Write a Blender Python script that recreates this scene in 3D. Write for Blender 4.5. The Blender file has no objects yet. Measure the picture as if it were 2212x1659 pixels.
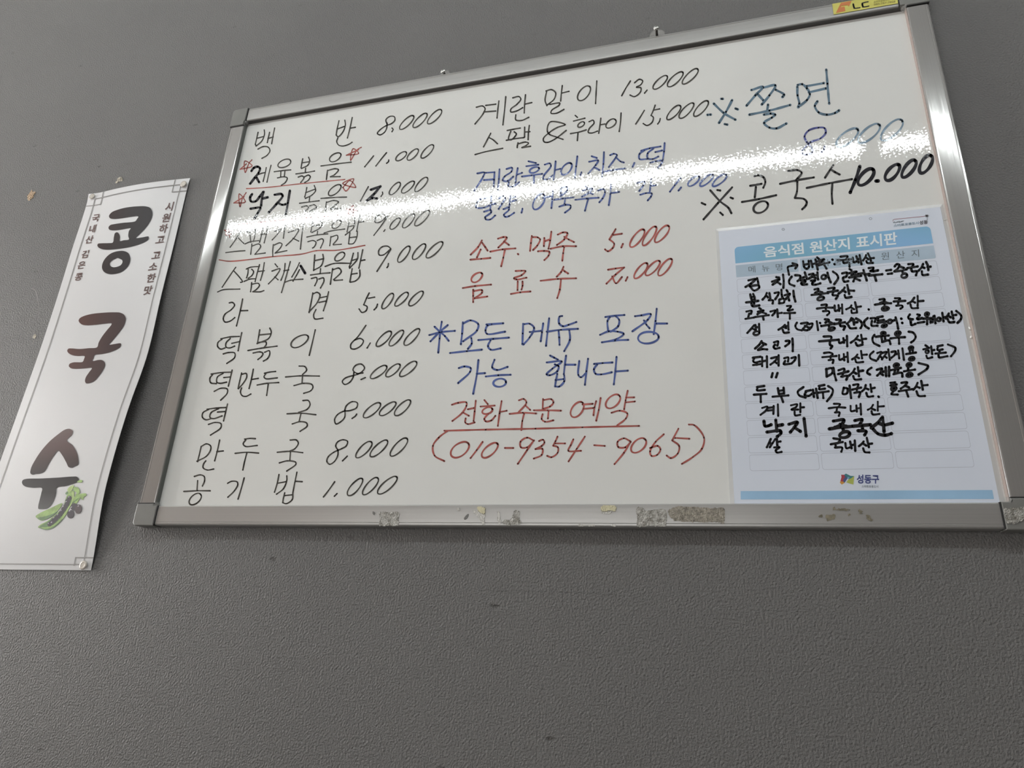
import bpy, bmesh, math, random
import numpy as np
from mathutils import Vector, Matrix
from mathutils.geometry import tessellate_polygon

random.seed(7)
rng = np.random.default_rng(7)
S = 0.56            # height of the writing surface of the board in metres
Z0 = 1.45           # lower edge of the writing surface above the floor
AX = 1.5363 * S     # width of the writing surface
HB = 0.006          # board surface in front of the wall
HF = HB + 0.007     # frame face in front of the wall
FW = 0.0222         # frame width

# ------------------------------------------------------------------ camera
FPX = 1485.58
ROT = np.array([[0.96339473, 0.0491639, -0.26354034],
                [-0.05000406, -0.93283534, -0.35681624],
                [-0.26338222, 0.35693297, -0.89623025]])   # rows: right, down, forward in (x, up, out of wall)
CAM = np.array([1.10131727 * S, -0.23658667 * S, 1.18264171 * S + HB])


def bl(p):
    """board axes (x right, y up, h out of the wall) to Blender axes"""
    return (p[0], -p[2], p[1] + Z0)


def vbl(d):
    return Vector((d[0], -d[2], d[1]))


sc = bpy.context.scene
cd = bpy.data.cameras.new('camera')
cam = bpy.data.objects.new('camera', cd)
sc.collection.objects.link(cam)
cd.sensor_width = 36.0
cd.lens = FPX / 2212 * 36.0
cd.clip_start = 0.01
right, up, back = vbl(ROT[0]), vbl(-ROT[1]), vbl(-ROT[2])
m3 = Matrix((right, up, back)).transposed()
cam.matrix_world = Matrix.Translation(Vector(bl(CAM))) @ m3.to_4x4()
sc.camera = cam

# ------------------------------------------------------------------ view, world, light levels
sc.view_settings.view_transform = 'Standard'
sc.view_settings.look = 'None'
sc.view_settings.exposure = 0.13
sc.view_settings.gamma = 1.0
sc.view_settings.use_curve_mapping = False
TUBE = 28.0         # ceiling tube radiance
WIN = 17.0          # low warm daylight through the window in the left wall
REAR_FILL = 2.1          # added fill panel behind the camera, evens light down the board
world = bpy.data.worlds.new('world')
sc.world = world
world.use_nodes = True
world.node_tree.nodes['Background'].inputs[0].default_value = (0.75, 0.78, 0.8, 1)
world.node_tree.nodes['Background'].inputs[1].default_value = 0.3

# ------------------------------------------------------------------ helpers


def ray(u, v):
    d = np.array([(u - 1106.0) / FPX, (v - 829.5) / FPX, 1.0])
    return ROT.T @ d


def P(u, v, h):
    """point of the sight line through photograph point (u, v) on the surface h (metres off the wall, or a function)"""
    d = ray(u, v)
    hh = h if not callable(h) else 0.004
    for _ in range(1 if not callable(h) else 12):
        p = CAM + d * ((hh - CAM[2]) / d[2])
        if callable(h):
            hh = h(p[0], p[1])
    p[2] = hh
    return p


def link(o):
    sc.collection.objects.link(o)
    return o


def mesh(name, verts, faces, mat, parent=None, label=None, smooth=False):
    me = bpy.data.meshes.new(name)
    me.from_pydata([tuple(map(float, v)) for v in verts], [], faces)
    me.update()
    if mat is not None:
        me.materials.append(mat)
    if smooth:
        for p in me.polygons:
            p.use_smooth = True
    o = link(bpy.data.objects.new(name, me))
    if parent is not None:
        o.parent = parent
        o.matrix_parent_inverse = parent.matrix_world.inverted()
    if label:
        o['label'] = label
    return o


def from_bm(name, bm, mat, parent=None, label=None, smooth=False):
    bmesh.ops.recalc_face_normals(bm, faces=bm.faces)
    me = bpy.data.meshes.new(name)
    bm.to_mesh(me)
    bm.free()
    me.materials.append(mat)
    for p in me.polygons:
        p.use_smooth = smooth
    o = link(bpy.data.objects.new(name, me))
    if parent is not None:
        o.parent = parent
        o.matrix_parent_inverse = parent.matrix_world.inverted()
    if label:
        o['label'] = label
    return o


def thing(name, label, cat, loc, group=None):
    o = link(bpy.data.objects.new(name, None))
    o.empty_display_size = 0.02
    o.matrix_world = Matrix.Translation(Vector(bl(loc)))
    o['label'] = label
    o['category'] = cat
    if group:
        o['group'] = group
    return o


# ---- materials


def node_mat(name):
    m = bpy.data.materials.new(name)
    m.use_nodes = True
    nt = m.node_tree
    return m, nt, nt.nodes['Principled BSDF']


def N(nt, kind, **kw):
    n = nt.nodes.new(kind)
    for k, v in kw.items():
        setattr(n, k, v)
    return n


def ripple(nt, bsdf, scale, amount, stretch=(1, 1, 1), detail=1.0):
    """tilts the shading normal with a small noise: orange-peel relief"""
    g = N(nt, 'ShaderNodeNewGeometry')
    mp = N(nt, 'ShaderNodeMapping')
    mp.inputs['Scale'].default_value = stretch
    nt.links.new(g.outputs['Position'], mp.inputs['Vector'])
    nz = N(nt, 'ShaderNodeTexNoise')
    nz.inputs['Scale'].default_value = scale
    nz.inputs['Detail'].default_value = detail
    nt.links.new(mp.outputs['Vector'], nz.inputs['Vector'])
    sub = N(nt, 'ShaderNodeVectorMath', operation='SUBTRACT')
    sub.inputs[1].default_value = (0.5, 0.5, 0.5)
    nt.links.new(nz.outputs['Color'], sub.inputs[0])
    mul = N(nt, 'ShaderNodeVectorMath', operation='SCALE')
    mul.inputs['Scale'].default_value = amount
    nt.links.new(sub.outputs['Vector'], mul.inputs[0])
    add = N(nt, 'ShaderNodeVectorMath', operation='ADD')
    nt.links.new(mul.outputs['Vector'], add.inputs[0])
    nt.links.new(g.outputs['Normal'], add.inputs[1])
    nrm = N(nt, 'ShaderNodeVectorMath', operation='NORMALIZE')
    nt.links.new(add.outputs['Vector'], nrm.inputs[0])
    nt.links.new(nrm.outputs['Vector'], bsdf.inputs['Normal'])


def mottle(nt, bsdf, c1, c2, scale, detail=4.0, lo=0.35, hi=0.65, stretch=(1, 1, 1)):
    g = N(nt, 'ShaderNodeNewGeometry')
    mp = N(nt, 'ShaderNodeMapping')
    mp.inputs['Scale'].default_value = stretch
    nt.links.new(g.outputs['Position'], mp.inputs['Vector'])
    nz = N(nt, 'ShaderNodeTexNoise')
    nz.inputs['Scale'].default_value = scale
    nz.inputs['Detail'].default_value = detail
    nt.links.new(mp.outputs['Vector'], nz.inputs['Vector'])
    r = N(nt, 'ShaderNodeValToRGB')
    r.color_ramp.elements[0].position = lo
    r.color_ramp.elements[0].color = (*c1, 1)
    r.color_ramp.elements[1].position = hi
    r.color_ramp.elements[1].color = (*c2, 1)
    nt.links.new(nz.outputs['Fac'], r.inputs['Fac'])
    nt.links.new(r.outputs['Color'], bsdf.inputs['Base Color'])
    return r


def simple(name, col, rough=0.5, spec=0.5, metal=0.0, var=0.0, scale=60, alpha=1.0):
    m, nt, b = node_mat(name)
    b.inputs['Roughness'].default_value = rough
    b.inputs['Metallic'].default_value = metal
    b.inputs['Specular IOR Level'].default_value = spec
    b.inputs['Alpha'].default_value = alpha
    if var > 0:
        mottle(nt, b, tuple(c * (1 - var) for c in col), tuple(min(1, c * (1 + var)) for c in col), scale)
    else:
        b.inputs['Base Color'].default_value = (*col, 1)
    return m


# painted wall
m_wall, nt, b = node_mat('wall_paint')
b.inputs['Roughness'].default_value = 0.62
b.inputs['Specular IOR Level'].default_value = 0.35
rmp = mottle(nt, b, (0.152, 0.150, 0.148), (0.166, 0.164, 0.161), 3.0, 6.0, 0.3, 0.7)
g = N(nt, 'ShaderNodeNewGeometry')
# sparse dark pock marks
vo = N(nt, 'ShaderNodeTexVoronoi')
vo.inputs['Scale'].default_value = 22.0
vo.inputs['Randomness'].default_value = 1.0
mp = N(nt, 'ShaderNodeMapping')
mp.inputs['Rotation'].default_value = (0, 0.5, 0)
mp.inputs['Scale'].default_value = (0.75, 1, 1.6)
nt.links.new(g.outputs['Position'], mp.inputs['Vector'])
dn = N(nt, 'ShaderNodeTexNoise')
dn.inputs['Scale'].default_value = 170
dadd = N(nt, 'ShaderNodeVectorMath', operation='MULTIPLY_ADD')
dadd.inputs[1].default_value = (0.0045, 0.0045, 0.0045)
nt.links.new(g.outputs['Position'], dn.inputs['Vector'])
nt.links.new(dn.outputs['Color'], dadd.inputs[0])
nt.links.new(mp.outputs['Vector'], dadd.inputs[2])
nt.links.new(dadd.outputs['Vector'], vo.inputs['Vector'])
r2 = N(nt, 'ShaderNodeValToRGB')
r2.color_ramp.elements[0].position = 0.03
r2.color_ramp.elements[0].color = (1, 1, 1, 1)
r2.color_ramp.elements[1].position = 0.095
r2.color_ramp.elements[1].color = (0, 0, 0, 1)
nt.links.new(vo.outputs['Distance'], r2.inputs['Fac'])
sepc = N(nt, 'ShaderNodeSeparateColor')
nt.links.new(vo.outputs['Color'], sepc.inputs['Color'])
msk = N(nt, 'ShaderNodeMath', operation='MULTIPLY')
nt.links.new(r2.outputs['Color'], msk.inputs[0])
bst = N(nt, 'ShaderNodeMapRange')
bst.inputs['From Min'].default_value = 0.3
bst.inputs['From Max'].default_value = 0.8
bst.inputs['To Max'].default_value = 0.7
nt.links.new(sepc.outputs[0], bst.inputs['Value'])
nt.links.new(bst.outputs['Result'], msk.inputs[1])
mx = N(nt, 'ShaderNodeMix', data_type='RGBA')
nt.links.new(msk.outputs[0], mx.inputs['Factor'])
nt.links.new(rmp.outputs['Color'], mx.inputs['A'])
mx.inputs['B'].default_value = (0.07, 0.067, 0.063, 1)
nt.links.new(mx.outputs['Result'], b.inputs['Base Color'])
# relief of the roller-painted wall
nz = N(nt, 'ShaderNodeTexNoise')
nz.inputs['Scale'].default_value = 480
nz.inputs['Detail'].default_value = 2
nt.links.new(g.outputs['Position'], nz.inputs['Vector'])
bp = N(nt, 'ShaderNodeBump')
bp.inputs['Strength'].default_value = 0.9
bp.inputs['Distance'].default_value = 0.0019
nt.links.new(nz.outputs['Fac'], bp.inputs['Height'])
bp2 = N(nt, 'ShaderNodeBump')
bp2.inputs['Strength'].default_value = 0.6
bp2.inputs['Distance'].default_value = 0.002
bp2.invert = True
nt.links.new(msk.outputs[0], bp2.inputs['Height'])
nt.links.new(bp.outputs['Normal'], bp2.inputs['Normal'])
nt.links.new(bp2.outputs['Normal'], b.inputs['Normal'])

# enamelled writing surface
m_board, nt, b = node_mat('white_enamel')
mottle(nt, b, (0.735, 0.74, 0.72), (0.765, 0.77, 0.75), 7, 5)
b.inputs['Roughness'].default_value = 0.035
b.inputs['Specular IOR Level'].default_value = 0.5
ripple(nt, b, 480, 0.036)


def ink(name, col, rough=0.06, spec=0.42, var=0.25):
    m, nt, b = node_mat(name)
    mottle(nt, b, tuple(c * (1 - var) for c in col), tuple(c * (1 + var) for c in col), 90, 3, 0.3, 0.7)
    b.inputs['Roughness'].default_value = rough
    b.inputs['Specular IOR Level'].default_value = spec
    ripple(nt, b, 480, 0.036)
    return m


INK = {
    'ink': ink('black_marker_ink', (0.070, 0.067, 0.060), var=0.5),
    'dark': ink('dark_marker_ink', (0.042, 0.041, 0.042), var=0.3),
    'thick': ink('thick_black_marker_ink', (0.016, 0.016, 0.022)),
    'red': ink('red_marker_ink', (0.40, 0.115, 0.10)),
    'blue': ink('blue_marker_ink', (0.085, 0.125, 0.33)),
    'teal': ink('teal_marker_ink', (0.125, 0.20, 0.27), var=0.3),
    'paleteal': ink('pale_teal_marker_ink', (0.21, 0.30, 0.39), var=0.2),
    'indigo': ink('indigo_marker_ink', (0.085, 0.10, 0.30)),
    'marker': ink('permanent_black_ink', (0.010, 0.010, 0.012), rough=0.35, spec=0.3, var=0.3),
}

# brushed aluminium of the frame


def alu(name, along, col=(0.41, 0.405, 0.395)):
    m, nt, b = node_mat(name)
    st = (2, 1, 900) if along == 'x' else (900, 1, 2)
    mottle(nt, b, tuple(c * 0.96 for c in col), tuple(c * 1.03 for c in col), 1.0, 2, 0.3, 0.7, stretch=st)
    b.inputs['Metallic'].default_value = 0.55
    b.inputs['Roughness'].default_value = 0.135
    st2 = (4, 200, 1500) if along == 'x' else (1500, 200, 4)
    ripple(nt, b, 1.0, 0.02, stretch=st2)
    if along == 'x':
        b.inputs['Roughness'].default_value = 0.30
    return m


m_alu_x = alu('brushed_aluminium_rail', 'x')
m_alu_z = alu('brushed_aluminium_post', 'z')
m_cap = simple('grey_plastic', (0.185, 0.185, 0.175), 0.38, 0.5, 0.0, 0.05)
m_gap = simple('dark_joint', (0.02, 0.02, 0.02), 0.7)
m_clear = simple('clear_plastic', (0.55, 0.55, 0.53), 0.12, 0.8, 0.0, alpha=0.28)
m_screw = simple('steel', (0.62, 0.62, 0.60), 0.22, 0.5, 1.0)
m_shank = simple('dark_steel', (0.09, 0.085, 0.08), 0.4, 0.5, 0.7)
m_paper = simple('banner_paper', (0.70, 0.70, 0.71), 0.32, 0.4, 0.0, 0.012, 5)
m_sheet, nt, b = node_mat('laminated_paper')
mottle(nt, b, (0.68, 0.73, 0.83), (0.71, 0.76, 0.86), 9, 4)
b.inputs['Roughness'].default_value = 0.5
b.inputs['Specular IOR Level'].default_value = 0.3
b.inputs['Coat Weight'].default_value = 0.7
b.inputs['Coat Roughness'].default_value = 0.12
m_film = simple('laminate_film', (0.74, 0.75, 0.75), 0.18, 1.0, alpha=0.75)
m_line = simple('print_grey_line', (0.40, 0.42, 0.49), 0.5)
m_bline = simple('banner_grey_line', (0.28, 0.27, 0.265), 0.5)
m_hgrey = simple('print_grey_text', (0.13, 0.16, 0.19), 0.5)
m_white = simple('print_white', (0.76, 0.82, 0.86), 0.5)
m_cell = simple('print_head_cell', (0.42, 0.53, 0.64), 0.4, 0.4, var=0.08, scale=22)
m_foot = simple('print_blue_strip', (0.33, 0.53, 0.74), 0.4, 0.4, var=0.06, scale=18)
m_headb, nt, b = node_mat('print_blue_header')
mottle(nt, b, (0.17, 0.42, 0.56), (0.24, 0.46, 0.76), 9, 1, 0.35, 0.7)
b.inputs['Roughness'].default_value = 0.4


def span_ramp(name, axis, a0, a1, cols, rough=0.35):
    """printed colour gradient along one world axis"""
    m, nt, b = node_mat(name)
    g = N(nt, 'ShaderNodeNewGeometry')
    s = N(nt, 'ShaderNodeSeparateXYZ')
    nt.links.new(g.outputs['Position'], s.inputs[0])
    mr = N(nt, 'ShaderNodeMapRange')
    mr.inputs['From Min'].default_value = a0
    mr.inputs['From Max'].default_value = a1
    nt.links.new(s.outputs[axis], mr.inputs['Value'])
    r = N(nt, 'ShaderNodeValToRGB')
    el = r.color_ramp.elements
    while len(el) < len(cols):
        el.new(0.5)
    for i, c in enumerate(cols):
        el[i].position = i / (len(cols) - 1)
        el[i].color = (*c, 1)
    nt.links.new(mr.outputs['Result'], r.inputs['Fac'])
    nt.links.new(r.outputs['Color'], b.inputs['Base Color'])
    b.inputs['Roughness'].default_value = rough
    b.inputs['Specular IOR Level'].default_value = 0.15
    return m


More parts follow.
